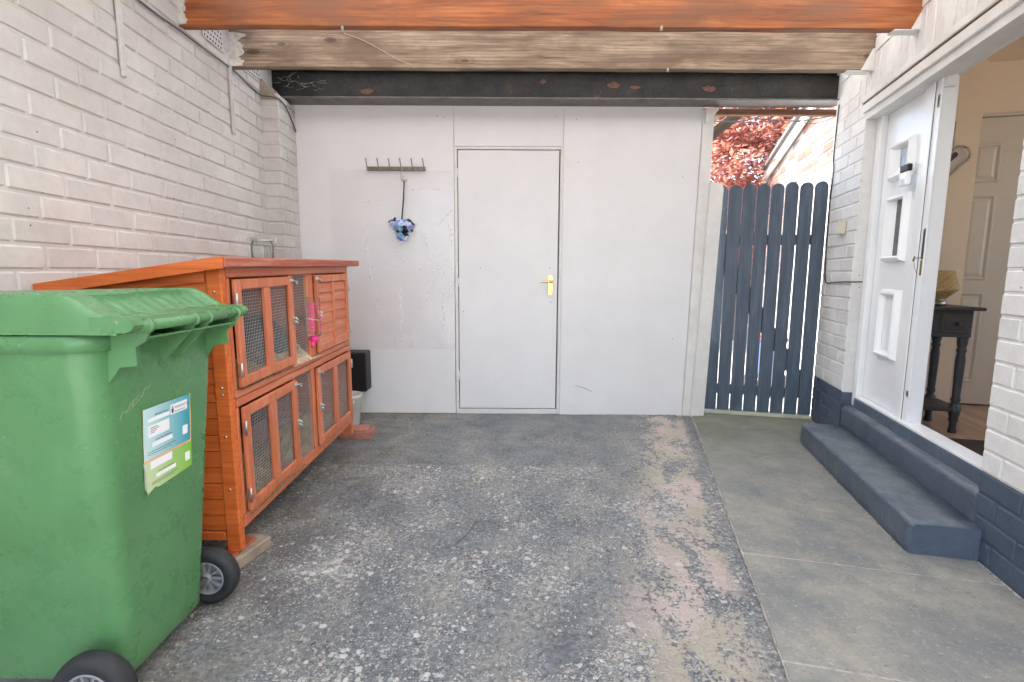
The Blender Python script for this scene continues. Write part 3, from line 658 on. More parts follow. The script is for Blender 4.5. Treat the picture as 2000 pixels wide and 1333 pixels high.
def fan(cx_, cz, pts, dep, seed):
    random.seed(seed); n = len(pts); m_ = MB(); vs = [(cx_, -dep, cz)]; fs = []
    N = n * 4; ring = []
    for i in range(N):
        a = i / 4; p0 = pts[int(a) % n]; p1 = pts[(int(a) + 1) % n]; f = a - int(a)
        ring.append(((p0[0] * (1 - f) + p1[0] * f) + random.uniform(-.003, .003), random.uniform(-.010, .006), (p0[1] * (1 - f) + p1[1] * f) + random.uniform(-.003, .003)))
    mid = [(cx_ + (p[0] - cx_) * .55, -dep * random.uniform(.5, 1.25), cz + (p[2] - cz) * .55) for p in ring]
    vs += mid + ring; fs = [(0, 1 + i, 1 + (i + 1) % N) for i in range(N)] + [(1 + i, 1 + N + i, 1 + N + (i + 1) % N, 1 + (i + 1) % N) for i in range(N)]
    back = len(vs); vs.append((cx_, .012, cz)); fs += [(1 + N + (i + 1) % N, 1 + N + i, back) for i in range(N)]
    return m_.add(vs, fs)
fan(-.025, -.355, [(-.115, -.315), (-.06, -.29), (.0, -.298), (.045, -.295), (.088, -.335), (.07, -.365), (.03, -.395), (-.03, -.40), (-.075, -.375), (-.10, -.345)], .035, 5).build('canopy', M['cloth'], um)
fan(-.022, -.425, [(-.06, -.41), (-.03, -.385), (.02, -.388), (.04, -.42), (.02, -.45), (-.02, -.462), (-.05, -.44)], .028, 6).build('canopy', M['cloth'], um)
bt = MB()
for (x, z) in ((.068, -.382), (-.035, -.39), (-.055, -.297)): bt.lathe([(0, -.045), (.008, -.042), (.010, -.033), (.006, -.026), (0, -.024)], 10, (x, 0, z), 'y')
bt.build('rib_tip', M['black'], um)

# ------------------------------------------------------------ gate and posts
gt = thing('gate', 'slate blue round topped picket gate at the back right of the carport', 'gate', hw(0, 1.97), HROT)
GL, GR = -.765, -.038; pitch = (GR - GL) / 7.55
lean = .0
for i in range(8):
    xc = GL + pitch * (i + .5) - .0 ; w_ = .0450 if i < 3 else .0435; z1_ = 1.745 + random.uniform(-.004, .008) + .002 * i; zb = .034
    pts = [(xc - w_, zb), (xc + w_, zb), (xc + w_, z1_ - w_)] + [(xc + w_ * math.cos(a), z1_ - w_ + w_ * math.sin(a)) for a in np.linspace(.25, PI - .25, 9)] + [(xc - w_, z1_ - w_)]
    if i in (1, 5): pts = pts[:2] + [(xc + w_ - .003, .7), (xc + w_ + .001, 1.2)] + pts[2:]
    dy = random.uniform(-.0015, .0015)
    MB().prism(pts, -.019 + dy, dy).build('picket', M['gate'], gt)
for z in (1.31, .78, .16):
    if z == .78: continue
    MB().cbox(GL, .002, z, GR + .02, .036, z + .075, .003).build('rail', M['gate'], gt)
brc = MB(); brc.prism([(GL + .02, 1.305), (GL + .02, 1.19), (GR - .06, .24), (GR + .0, .24), (GR + .0, .30), (GL + .10, 1.305)], .0025, .034); brc.build('brace', M['gate'], gt)
MB().cbox(GL - .10, -.06, .0095, .0, .05, .030, .002).build('sill_board', simple('mossy_pale_timber', (.50, .52, .40), .7, var=.25, vs=9), None)
o = bpy.data.objects['sill_board']; o.location = hw(0, 1.97); o.rotation_euler = (0, 0, HROT); tag(o, 'pale greenish board lying on the ground under the gate', 'board')
gp = MB(); gp.prism([(1.386, -.012), (1.482, -.012), (1.537, 1.715), (1.520, 1.742), (1.455, 1.760), (1.441, 1.755)], 3.845, 3.88)
o = gp.build('gate_post', M['whitewood']); tag(o, 'white painted board post with sloping top between board wall and gate', 'gate post')

# ------------------------------------------------------------ house wall
hs = thing('house', 'white painted brick house wall with dark blue base and a doorway on the right', 'house', HOUSE, HROT)
OP = 1.395; z00 = .0115
core = MB(); core.box(.0055, -4.5, .35, .25, -.004, 2.13); core.box(.0055, OP + .004, .34, .25, 1.94, 2.13); core.box(.0055, -4.5, 2.13, .25, 1.94, 5.2)
core.build('mortar_bed', M['brick_house'], hs)
plb = MB(); plb.box(.0055, -4.5, -.05, .25, -.004, .3495).box(.0055, OP + .004, -.05, .25, 1.94, .3395).box(.0055, -.004, -.05, .25, OP + .004, .10); plb.build('plinth', M['brick_blue'], hs)
def hbrick(w, d=.03): return MB().cbox(0, -w / 2, -C / 2 + .0045, d, w / 2, C / 2 - .0045, .0045).mesh('brick')
cache = {}
def put(y0, y1, zc, mat, d=.03, near=True, dx=0):
    key = (round(y1 - y0, 3), mat.name, d)
    if key not in cache: cache[key] = hbrick(y1 - y0 - .009, d); cache[key].materials.append(mat)
    link('brick', cache[key], None, hs, loc=(dx + random.uniform(-.0015, .0015), (y0 + y1) / 2, zc + random.uniform(-.001, .001)), rot=(random.uniform(-.005, .005), random.uniform(-.006, .006), random.uniform(-.004, .004)))
stuff_b = MB(); stuff_w = MB(); random.seed(21)
for k in range(0, 25):
    zc = z00 + (k + .5) * C; z_lo = zc - C / 2
    # near pier: from the doorway edge towards the camera
    mat = M['brick_blue'] if zc < .35 else M['brick_house']
    y = 0 if True else 0; first = BL if k % 2 else BL / 2; ys = [0, -first]
    while ys[-1] > -4.3: ys.append(ys[-1] - BL)
    for a, b_ in zip(ys[1:], ys[:-1]):
        if b_ > -.62: put(a, b_, zc, mat, .10 if b_ == 0 else .03)
        else: (stuff_b if zc < .35 else stuff_w).box(0, a + .005, zc - C / 2 + .005, .03, b_ - .005, zc + C / 2 - .005)
    mat = M['brick_blue'] if zc < .32 else M['brick_house']
    first = BL if k % 2 else BL / 2; ys = [OP, OP + first]
    while ys[-1] < 1.93: ys.append(ys[-1] + BL)
    ys = [min(q_, 1.94) for q_ in ys]
    for a, b_ in zip(ys[:-1], ys[1:]):
        if b_ - a > .03: put(a, b_, zc, mat, .10 if a == OP else .03)
# extra bottom half-course, soldier course and brickwork above the doorway
so_mesh = MB().cbox(0, -.0375, -.11, .03, .0375, .11, .0045).mesh('brick'); so_mesh.materials.append(M['brick_house'])
y = -.62
while y < 1.50:
    link('brick', so_mesh, None, hs, loc=(random.uniform(-.002, .001), y + .041, 2.272), rot=(0, random.uniform(-.005, .005), 0)); y += .082
for a in np.arange(-4.4, -.62, BL): stuff_w.box(0, a + .005, 2.16, .03, a + BL - .005, 2.38)
for k in range(4):
    zc = 2.43 + k * C; off = BL / 2 * (k % 2)
    for a in np.arange(-4.4, 1.8, BL): stuff_w.box(0, a + off + .005, zc - C / 2 + .005, .03, a + off + BL - .005, zc + C / 2 - .005)
for zc in (2.172, 2.257):
    for a, b_ in ((1.53, 1.70), (1.70, 1.93)): put(a, b_, zc, M['brick_house'])
stuff_b.build('brick', M['brick_blue'], hs, stuff=True); stuff_w.build('brick', M['brick_house'], hs, stuff=True)
# white timber lintel boards with the rotten gap between them
MB().cbox(-.022, -2.2, 2.1225, .02, 1.43, 2.158, .003).build('lintel_board', M['whitewood'], hs)
MB().cbox(-.016, -2.2, 2.062, .02, 1.415, 2.112, .003).build('lintel_board', M['whitewood'], hs)
MB().box(-.012, -2.2, 2.106, .02, 1.425, 2.126).build('rotten_gap', M['crack'], hs)
MB().box(.0, .0, 2.02, .10, OP, 2.061).build('head_infill', M['whitewood'], hs)

# steps
def soft_block(name, x0, x1, y0, y1, z1, lab, rad=.022):
    rings = []; n = 46
    prof = [(x0, -.02), (x0 + .0, z1 * .35), (x0 + .002, z1 - rad)] + [(x0 + rad - rad * math.cos(a), z1 - rad + rad * math.sin(a)) for a in (.35, .75, 1.15, 1.5)] + [(x0 + (x1 - x0) * .3, z1 + .001), (x0 + (x1 - x0) * .6, z1), (x1, z1 - .001), (x1, -.02)]
    for i in range(n + 1):
        u = i / n; y = y0 + (y1 - y0) * u; e = min(u, 1 - u) * (y1 - y0); inset = 0 if e > .015 else (.015 - e) * .55
        w = lambda p, kx: noise.noise(Vector((p[0] * 9 + kx, y * 9, p[1] * 9 + kx))) * .0035
        rings.append([(p[0] + w(p, 3) + (inset if p[0] < (x0 + x1) / 2 else 0), y, (p[1] + w(p, 8) - inset) if p[1] > 0 else p[1]) for p in prof])
    o = MB().loft(rings).build(name, M['step']); o.location = HOUSE; o.rotation_euler = (0, 0, HROT); tag(o, lab, 'step', 'blue painted doorsteps'); return o
soft_block('step', -.238, -.002, -.062, 1.35, .140, 'lower blue painted concrete step standing on the paving slabs')
soft_block('step', .001, .20, .003, OP - .003, .262, 'upper blue painted concrete step filling the foot of the doorway', .03)

# ------------------------------------------------------------ front door set
fd = thing('front_door', 'white plastic front door leaf with three moulded panels in its frame', 'door', hw(0, 0), HROT)
f = MB(); f.cbox(.062, OP - .070, .262, .14, OP - .001, 2.061, .003); f.cbox(.058, OP - .070, .262, .066, OP - .055, 2.061, .002); f.build('frame', M['upvc'], fd)
MB().cbox(.064, .0, 2.028, .14, OP - .0705, 2.060, .003).build('frame', M['upvc'], fd)
lf = MB(); lf.cbox(.092, .875, .338, .135, OP - .076, 2.022, .002); leaf = lf.build('leaf', M['upvc'], fd)
MB().box(.105, OP - .077, .30, .13, OP - .069, 2.03).build('gasket', M['black'], fd)
MB().box(.095, .88, 2.022, .13, OP - .07, 2.029).build('gasket', M['black'], fd)
ml = MB(); ml.cbox(.070, .790, .330, .14, .874, 2.0275, .004); ml.cbox(.064, .775, .330, .10, .790, 2.0275, .002); ml.build('stile', M['upvc'], fd)
MB().cbox(.074, .722, .330, .14, .7745, 2.0275, .003).build('edge_strip', M['upvc'], fd)
MB().cbox(.068, .715, .330, .075, .742, 2.0275, .002).build('edge_strip', M['upvc'], fd)
gsk = MB(); gsk.box(.0695, .7740, .33, .072, .7755, 2.02); gsk.build('gasket', M['black'], fd)
def moulding(y0, y1, z0_, z1_, iy0, iy1, iz0, iz1, glass):
    r = MB(); steps = [(0, .092), (.010, .066), (.022, .060), (.032, .070), (.6, .074), (1.0, .090)]
    rings = []
    for u, x in steps:
        if u < .5: a = (y0 + u, y1 - u, z0_ + u, z1_ - u)
        else:
            w = (u - .5) / .5; a = (y0 + .032 + (iy0 - y0 - .032) * w, y1 - .032 + (iy1 - y1 + .032) * w, z0_ + .032 + (iz0 - z0_ - .032) * w, z1_ - .032 + (iz1 - z1_ + .032) * w)
        rings.append([(x, a[0], a[2]), (x, a[0], a[3]), (x, a[1], a[3]), (x, a[1], a[2])])
    r.loft(rings, cap0=False, cap1=False, smooth=False); o = r.build('moulding', M['upvc'], leaf)
    MB().box(.0905, iy0, iz0, .093, iy1, iz1).build('pane' if glass else 'infill_panel', M['glassdark'] if glass else M['upvc'], leaf)
moulding(.955, 1.205, 1.615, 1.825, 1.015, 1.12, 1.685, 1.785, True)
moulding(.955, 1.195, 1.165, 1.535, 1.010, 1.105, 1.20, 1.505, True)
moulding(.945, 1.17, .62, 1.01, .985, 1.13, .66, .97, False)
th = MB(); th.cbox(.050, .0, .322, .135, OP - .075, .336, .002); th.build('threshold', M['upvc'], fd)
rz = MB(); rz.cbox(.048, .0, .255, .13, OP - .072, .321, .004); rz.build('threshold_riser', M['gate'], fd, label='dark blue board under the white threshold')
for z0_, z1_ in ((1.89, 1.95), (1.17, 1.32), (.47, .50)):
    k_ = MB().cbox(.0655, .722, z0_, .0678, .740, z1_, .001).build('lock_plate', M['nickel'], fd); MB().box(.0648, .727, z0_ + .012, .0657, .735, z1_ - .012).build('slot', M['black'], k_)
MB().cbox(.0655, .722, 1.09, .0678, .740, 1.165, .001).build('lock_plate', M['brass'], fd)
ky = thing('key', 'door key with dangling ring in the lock edge of the white front door', 'key', hw(.0645, .731, 1.178), HROT)
MB().tube([(.0, 0, 0), (-.035, -.010, -.004)], .0022, 6).tube([(-.034, -.010, .006), (-.040, -.012, -.018)], .004, 6).build('blade', M['nickel'], ky)
MB().tube([(-.030, -.01, -.006), (-.032, -.005, -.03), (-.026, -.012, -.06), (-.022, -.014, -.075)], .0012, 6).build('key_ring', M['nickel'], ky)
MB().cbox(.075, .695, 1.975, .12, .722, 2.045, .003).build('closer_block', M['whitewood'], fd)
db = thing('doorbell', 'small white doorbell with dark top stuck on the front door moulding', 'doorbell', hw(.058, .945, 1.61), HROT)
MB().cbox(-.022, -.042, -.052, .004, .042, .020, .005).build('body', M['upvc'], db)
MB().cbox(-.021, -.042, .021, .004, .042, .058, .005).build('camera_window', M['black'], db)
MB().lathe([(0, -.0245), (.011, -.024), (.013, -.021)], 16, (0, .0, -.022), 'x').build('button', simple('button_white', (.7, .7, .7), .3), db)

jb = thing('junction_box', 'small white plastic box on the white brick beside the gate', 'junction box', hw(0, 1.60, 1.40), HROT)
MB().cbox(-.035, -.03, -.045, 0, .05, .04, .004).build('case', M['upvc'], jb)
MB().cbox(-.050, -.045, -.042, -.002, -.028, .042, .003).build('cover', simple('aged_cream_plastic', (.62, .56, .46), .4), jb)
def cab(name, pts, r, lab, mat=None):
    o = MB().tube(smooth(pts, 4), r, 6).build(name, mat or M['cable']); tag(o, lab, 'cable'); return o
cab('cable', [hw(-.006, 1.86, 2.25), hw(-.006, 1.885, 1.92), hw(-.008, 1.852, 1.82), hw(-.006, 1.88, 1.65), hw(-.006, 1.885, 1.45), hw(-.008, 1.855, 1.10), hw(-.008, 1.80, 1.035), hw(-.008, 1.70, 1.04), hw(-.008, 1.46, 1.047), hw(.0, 1.385, 1.047), hw(.058, 1.385, 1.049)], .0038, 'thin dark cable down the white brickwork beside the gate and across to the door frame', M['black'])
cab('cable', [(1.43, 3.97, 2.205), (1.52, 3.98, 2.215), (1.66, 3.98, 2.215), (1.80, 3.98, 2.235), (1.98, 3.98, 2.225), (2.15, 3.98, 2.225), (2.36, 3.96, 2.255)], .0045, 'grey cable looping across the gap above the gate')
cab('cable', [(1.40, 4.0, 2.15), (1.50, 4.02, 2.225), (1.75, 4.03, 2.222), (2.05, 4.03, 2.240), (2.25, 4.0, 2.21), (2.38, 3.97, 2.25)], .003, 'thin second cable slung above the gate under the timber plate')

# ------------------------------------------------------------ beyond the wall
M['rafterwood'] = wood('rough_brown_timber', (.16, .07, .04), (.26, .13, .075), (.32, .18, .11), axis=0)
tp = MB().cbox(1.38, 3.915, 2.245, 2.42, 3.96, 2.287, .004).build('timber_plate', M['rafterwood']); tag(tp, 'rough brown timber plate under the steel beam above the gate', 'timber')
def rafter(p0, p1, w, lab, mat):
    p0, p1 = Vector(p0), Vector(p1); d = p1 - p0; L = d.length; rot = d.to_track_quat('X', 'Z')
    o = MB().cbox(0, -w / 2, -w * .55, L, w / 2, w * .55, .003).build('rafter', mat); o.location = p0; o.rotation_mode = 'QUATERNION'; o.rotation_quaternion = rot; tag(o, lab, 'rafter'); return o
dkw = wood('old_dark_timber', (.10, .075, .06), (.17, .13, .10), (.24, .2, .16), axis=0)
rafter((1.20, 4.25, 1.90), (2.05, 4.25, 2.56), .075, 'weathered sloping rafter of the lean-to beyond the white wall', dkw)
rafter((1.20, 4.16, 2.00), (1.95, 4.16, 2.60), .035, 'pale thin batten sloping above the weathered rafter', simple('grey_batten', (.40, .37, .33), .7, var=.3))
bk = MB(); bk.box(-1.8, 3.96, 0, 1.30, 4.05, 2.28); struct(bk.build('store_room', M['deck']))
lt = MB(); lt.add([(-1.8, 4.1, 0.9), (1.95, 4.1, 2.62), (1.95, 6.4, 2.62), (-1.8, 6.4, .9), (-1.8, 4.1, .95), (1.95, 4.1, 2.68), (1.95, 6.4, 2.68), (-1.8, 6.4, .95)], [(3, 2, 1, 0), (4, 5, 6, 7), (0, 1, 5, 4), (1, 2, 6, 5), (2, 3, 7, 6), (3, 0, 4, 7)])

ob = thing('outbuilding', 'sunlit brick outbuilding with sloping white bargeboard seen over the gate', 'building', hw(.3, 0), HROT)
m, t, b = newmat('mixed_facing_brick'); oi = t.nodes.new('ShaderNodeObjectInfo')
c = ramp(t, oi.outputs['Random'], [(.0, (.20, .09, .07)), (.3, (.27, .15, .115)), (.5, (.32, .235, .19)), (.66, (.12, .125, .14)), (.85, (.33, .25, .20)), (1, (.10, .105, .125))])
c = mix(t, 1, c, ramp(t, tex(t, 30, 5, .6, coords(t)), [(.3, .8), (.7, 1.1)]), 'MULTIPLY'); t.links.new(c, b.inputs['Base Color']); b.inputs['Roughness'].default_value = .85
M['facing'] = m; M['palemortar'] = simple('pale_mortar', (.42, .40, .38), .9, var=.1)
def topz(s): return 2.71 - (s - 3.722) * .182
cb = MB(); cb.prism([(1.97, -.05), (5.22, -.05), (5.22, topz(5.22) - .06), (1.97, topz(1.97) - .06)], .006, .3, 'yz'); cb.build('wall', M['palemortar'], ob)
fm = MB().cbox(0, -BL / 2 + .006, -C / 2 + .006, .03, BL / 2 - .006, C / 2 - .006, .003).mesh('brick'); fm.materials.append(M['facing'])
cnt = 0; random.seed(5)
for k in range(0, 36):
    zc = .03 + k * C; off = BL / 2 * (k % 2)
    for j in range(0, 15):
        y = 2.0 + j * BL + off + BL / 2
        if y > 5.15 or zc > topz(y + BL / 2) - .10: continue
        if 2.85 < y < 3.80 and .0 < zc < 2.10: continue
        if zc < 1.05: continue
        link('brick', fm, None, ob, loc=(random.uniform(-.002, .001), y, zc)); cnt += 1
MB().prism([(1.9, topz(1.9) - .11), (5.33, topz(5.33) - .11), (5.33, topz(5.33)), (1.9, topz(1.9))], -.05, -.02, 'yz').build('bargeboard', M['whitewood'], ob)
MB().prism([(1.9, topz(1.9)), (5.40, topz(5.40)), (5.40, topz(5.40) + .05), (1.9, topz(1.9) + .05)], -.09, 1.5, 'yz').build('roof', simple('grey_roof_felt', (.12, .12, .12), .9), ob)
gm = MB(); gm.lathe([(.045, -.08), (.05, -.08), (.05, .9), (.045, .9)], 14, (0, 5.36, topz(5.36) - .05), 'x'); gm.build('gutter', M['upvc'], ob)
MB().tube([(-.03, 5.36, topz(5.36) - .08), (-.03, 5.26, 2.1), (-.03, 5.25, 0)], .033, 10).build('downpipe', M['upvc'], ob)
gd = MB(); gd.box(-.004, 2.74, 0, .0, 3.92, 2.075); ggd = gd.build('garage_door', M['upvc'], ob)
rb = MB()
for z in np.arange(.1, 2.0, .14): rb.cbox(-.014, 2.78, z, -.0045, 3.88, z + .12, .003)
rb.build('door_rib', M['upvc'], ggd); MB().cbox(-.03, 2.70, 2.076, .0, 3.96, 2.11, .003).build('lintel', simple('olive_trim', (.35, .34, .22), .6), ob)

# maple: trunk, limbs, crown of small leaves in clumps
mp = thing('maple_tree', 'red leaved maple tree glowing in the sun beyond the gate', 'tree', (3.9, 9.0, -.05))
tk = MB(); random.seed(9); limbs = []
tk.tube([(0, 0, 0), (.04, 0, .6), (-.02, .03, 1.3), (.03, 0, 1.8)], .1, 10, radii=[.15, .12, .10, .08])
for i in range(26):
    a = random.uniform(0, 2 * PI); L = random.uniform(1.3, 2.6); el = random.uniform(.05, 1.1)
    d = Vector((math.cos(a) * math.cos(el), math.sin(a) * math.cos(el), math.sin(el))); s0 = Vector((0, 0, random.uniform(.9, 1.8)))
    p = [s0, s0 + d * L * .4 + Vector((0, 0, .15)), s0 + d * L * .75 + Vector((random.uniform(-.15, .15), 0, .1)), s0 + d * L]
    tk.tube(p, .03, 6, radii=[.05, .03, .018, .007]); limbs.append((p[1], p[3]))
    for q_ in range(3):
        s1 = p[1].lerp(p[3], random.random()); tk.tube([s1, s1 + Vector([random.uniform(-.5, .5) for _ in range(3)])], .007, 5, radii=[.010, .003])
tk.build('trunk', simple('maple_bark', (.20, .15, .12), .9, var=.3, vs=15), mp)
m, t, b = newmat('maple_leaf'); v = coords(t)
c = ramp(t, tex(t, 4, 4, .7, v), [(.28, (.20, .075, .068)), (.42, (.34, .15, .125)), (.56, (.44, .22, .17)), (.68, (.50, .29, .16)), (.80, (.24, .26, .10))])
c = mix(t, .8, c, ramp(t, tex(t, 45, 2, .5, v), [(.3, .55), (.7, 1.5)]), 'MULTIPLY')
out = t.nodes['Material Output']; df = t.nodes.new('ShaderNodeBsdfDiffuse'); tl = t.nodes.new('ShaderNodeBsdfTranslucent'); ms = nd(t, 'ShaderNodeMixShader', Fac=.45)
t.links.new(c, df.inputs[0]); t.links.new(mix(t, 1, c, (1.15, .95, .9), 'MULTIPLY'), tl.inputs[0]); t.links.new(df.outputs[0], ms.inputs[1]); t.links.new(tl.outputs[0], ms.inputs[2]); t.links.new(ms.outputs[0], out.inputs[0])
lv_v = []; lv_f = []; random.seed(4)
cl = []
for i in range(420):
    a = random.uniform(0, 2 * PI); r_ = 2.5 * math.sqrt(random.random()); z = random.uniform(1.25, 4.2); lim = 2.5 * math.sqrt(max(0.05, 1 - ((z - 2.1) / 2.2) ** 2))
    r_ = min(r_, lim); cl.append((r_ * math.cos(a), r_ * math.sin(a), z, random.uniform(.18, .42)))
P = rng.normal(size=(80000, 3)); ci = rng.integers(0, len(cl), 80000); CL = np.array(cl)
P = CL[ci, :3] + P * CL[ci, 3:4] * np.array([.6, .6, .28])
D1 = rng.normal(size=(80000, 3)); D1[:, 2] *= .4; D1 /= np.linalg.norm(D1, axis=1)[:, None]; D2 = np.cross(D1, rng.normal(size=(80000, 3)) * np.array([.4, .4, 1])); D2 /= np.linalg.norm(D2, axis=1)[:, None]
sz = rng.uniform(.03, .065, (80000, 1))
VV = np.stack([P - D1 * sz, P + D2 * sz * .45, P + D1 * sz, P - D2 * sz * .45], 1).reshape(-1, 3)
me = bpy.data.meshes.new('crown'); me.from_pydata(VV.tolist(), [], (np.arange(80000 * 4).reshape(-1, 4)).tolist()); link('crown', me, m, mp)
fnb = thing('garden_fence', 'pale timber fence far behind the gate at the end of the garden', 'fence', (3.5, 11.8, 0)); fw = simple('silvered_fence', (.34, .28, .22), .8, var=.3)
pmh = MB().cbox(-.07, -.01, 0, .07, .01, 1.75, .004).mesh('fence_board'); pmh.materials.append(fw)
for i in range(40): link('fence_board', pmh, None, fnb, loc=(-3 + i * .15, 0, -.05))
MB().cbox(-3.1, .01, .4, 3.1, .05, .48, .004).build('fence_rail', fw, fnb)
# coloured garden toy glimpsed through the gate
ty = thing('garden_toy', 'blue, red and yellow plastic toy glimpsed through the gate gaps', 'toy', hw(-.06, 3.0))
bl_ = simple('blue_plastic', (.03, .08, .28), .35); MB().cbox(-.10, -.12, .10, .10, .12, .46, .02).build('body', bl_, ty)
MB().cbox(-.11, -.13, .46, .11, .13, .52, .02).build('lid', simple('red_plastic', (.28, .02, .02), .35), ty)
MB().cbox(-.13, -.10, .52, -.05, .10, .64, .02).build('handle', simple('yellow_plastic', (.5, .32, .03), .35), ty)
for sx in (-.1, .1): MB().lathe([(0, -.14), (.09, -.14), (.10, -.12), (.10, .12), (.09, .14), (0, .14)], 16, (sx, 0, .055), 'y').build('wheel', M['black'], ty)

# ------------------------------------------------------------ hallway seen through the doorway
FZ0 = .20
hall = simple('warm_cream_wall', (.78, .62, .44), .6, var=.04)
def hb(name, mat, *bx):
    o = MB().box(*bx).build(name, mat); o.location = HOUSE; o.rotation_euler = (0, 0, HROT); return o
struct(hb('hall_floor', M['floorwood'], .14, -2.0, .10, 3.6, 2.2, FZ0)); struct(hb('hall_ceiling', hall, .14, -2.0, 2.45, 3.6, 2.3, 2.55))
w1 = struct(hb('hall_wall', hall, .25, 1.82, FZ0, .815, 2.0, 2.45)); struct(hb('hall_wall', hall, .8155, 1.91, FZ0, 1.6595, 1.99, 2.119)); struct(hb('hall_wall', hall, .815, 1.86, 2.12, 1.66, 2.0, 2.45)); struct(hb('hall_wall', hall, 1.66, 1.82, FZ0, 3.6, 2.0, 2.45))
struct(hb('hall_wall', hall, .25, -2.0, FZ0, 3.6, -1.9, 2.45))
struct(hb('hall_wall', hall, 3.6, -2.0, FZ0, 3.7, 2.0, 1.0))  # unseen side wall kept low, left open above to let daylight in
dm = hb('door_mat', simple('brown_coir_mat', (.045, .028, .018), .95, var=.3, vs=60, bs=1, bscale=200), .17, .05, FZ0 + .001, .62, .92, FZ0 + .014); tag(dm, 'dark brown door mat on the wooden floor just inside the doorway', 'mat')
cd = simple('cream_gloss_door', (.62, .53, .42), .3, var=.04)
idr = thing('hall_door', 'cream six panel interior door at the back of the hallway', 'door', hw(.82, 1.86), HROT)
dl_ = MB(); dl_.cbox(0, 0, FZ0 + .01, .80, .04, 2.11, .002); dleaf = dl_.build('leaf', cd, idr)
for (x0, x1) in ((-.02, .145), (.30, .62)):
    for (z0_, z1_) in ((1.70, 1.95), (1.06, 1.62), (.36, .98)):
        r = MB(); rr = []
        for u, y in ((0, -.001), (.006, -.008), (.014, -.008), (.026, .004), (.030, -.001), (.045, -.0065)):
            rr.append([(max(x0 + u, .001), y, z0_ + u), (x1 - u, y, z0_ + u), (x1 - u, y, z1_ - u), (max(x0 + u, .001), y, z1_ - u)])
        r.loft(rr, cap0=False, smooth=False); r.build('door_panel', cd, dleaf)
ar = MB(); ar.cbox(-.005, -.02, 2.112, .84, .01, 2.13, .003); ar.build('architrave', cd, idr)
# hall table
tb = thing('side_table', 'dark grey painted side table with drawers and turned legs in the hallway', 'table', hw(.30, 1.22, FZ0), HROT)
dg = simple('dark_grey_painted_wood', (.045, .043, .042), .45, var=.25, vs=14, bs=.2, bscale=60)
MB().cbox(-.13, -.19, .700, .235, .18, .718, .005).build('table_top', dg, tb)
ap = MB(); ap.cbox(-.11, -.155, .55, .195, .15, .699, .003); ap.build('apron', dg, tb)
dw = MB(); dw.cbox(.1955, -.13, .57, .203, .125, .685, .003); dd = dw.build('drawer', dg, tb)
fdw = MB(); fdw.cbox(.045, -.161, .575, .185, -.1555, .685, .003); fdw.cbox(.065, -.166, .595, .165, -.1615, .665, .003); fdd = fdw.build('drawer', dg, tb)
fd2 = MB(); fd2.cbox(-.10, -.161, .575, .03, -.1555, .685, .003); fd2.build('drawer', dg, tb)
MB().lathe([(0, -.19), (.010, -.188), (.013, -.180), (.006, -.168), (.006, -.166)], 12, (.115, 0, .628), 'y').build('knob', M['black'], fdd)
lg = [(.020, 0), (.022, .01), (.017, .03), (.017, .06), (.024, .075), (.021, .09), (.026, .11), (.026, .16), (.020, .165), (.018, .18), (.024, .19), (.019, .21), (.021, .30), (.023, .42), (.019, .46), (.025, .475), (.019, .49), (.024, .51), (.026, .55)]
lgm = MB().lathe(lg, 16).mesh('leg'); lgm.materials.append(dg)
for x, y in ((-.078, -.13), (.170, -.13), (-.078, .125), (.170, .125)): link('leg', lgm, None, tb, loc=(x, y, 0))
MB().cbox(-.10, -.15, .125, .195, .145, .150, .004).build('shelf', dg, tb)
# lamp
lp = thing('table_lamp', 'amber ribbed glass lamp with a metal base on the hallway side table', 'lamp', hw(.365, 1.20, FZ0 + .719), HROT)
MB().lathe([(0, .0), (.055, 0), (.057, .003), (.057, .022), (.052, .028), (.02, .029), (.018, .05), (0, .05)], 24).build('base', M['nickel'], lp)
amb, t, b = newmat('amber_cut_glass'); b.inputs['Base Color'].default_value = (.62, .43, .20, 1); b.inputs['Roughness'].default_value = .15; b.inputs['Transmission Weight'].default_value = .35; b.inputs['Metallic'].default_value = .25
sh = MB(); n = 30; rings = []; hts = np.linspace(0, 1, 15)
for j, u in enumerate(hts):
    r_ = (.045 + .060 * (u / .33)) if u < .33 else (.105 - .030 * ((u - .33) / .67)); z = .035 + u * .165; ring = []
    for k in range(n):
        rr = r_ + (.004 if (k + j) % 2 else -.001) * (1 if u > .3 else .2); ring.append((rr * math.cos(2 * PI * k / n), rr * math.sin(2 * PI * k / n), z))
    rings.append(ring)
sh.loft(rings, cap0=False, cap1=False, smooth=False).build('lamp_shade', amb, lp)
pot = thing('stoneware_jar', 'small stoneware jar standing on the lower shelf of the side table', 'jar', hw(.245, 1.12, FZ0 + .151), HROT)
MB().lathe([(0, 0), (.048, 0), (.052, .01), (.052, .11), (.042, .125), (.042, .135), (.050, .14), (.050, .150), (.038, .15), (.038, .05), (0, .05)], 24).build('body', simple('stoneware', (.42, .34, .25), .3, var=.15), pot)
rt = MB().cbox(-.03, -.02, 0, .03, .02, .26, .008).build('speaker', M['black']); rt.location = hw(.28, 1.27, FZ0 + .151); tag(rt, 'black rounded gadget behind the stoneware jar on the table shelf', 'gadget')
cab('cable', [hw(.22, 1.50, FZ0 + .012), hw(.27, 1.42, FZ0 + .01), hw(.24, 1.30, FZ0 + .03), hw(.30, 1.25, FZ0 + .10), hw(.38, 1.40, FZ0 + .02), hw(.30, 1.55, FZ0 + .01)], .003, 'thin black flex on the hall floor behind the side table legs', M['black'])
ht = thing('heart_wreath', 'pale twig heart decoration hanging on the cream hallway wall', 'wreath', hw(.65, 1.815, 1.845), HROT)
def heart(u, s_): return (s_ * 16 * math.sin(u) ** 3 / 16, s_ * (13 * math.cos(u) - 5 * math.cos(2 * u) - 2 * math.cos(3 * u) - math.cos(4 * u)) / 16)
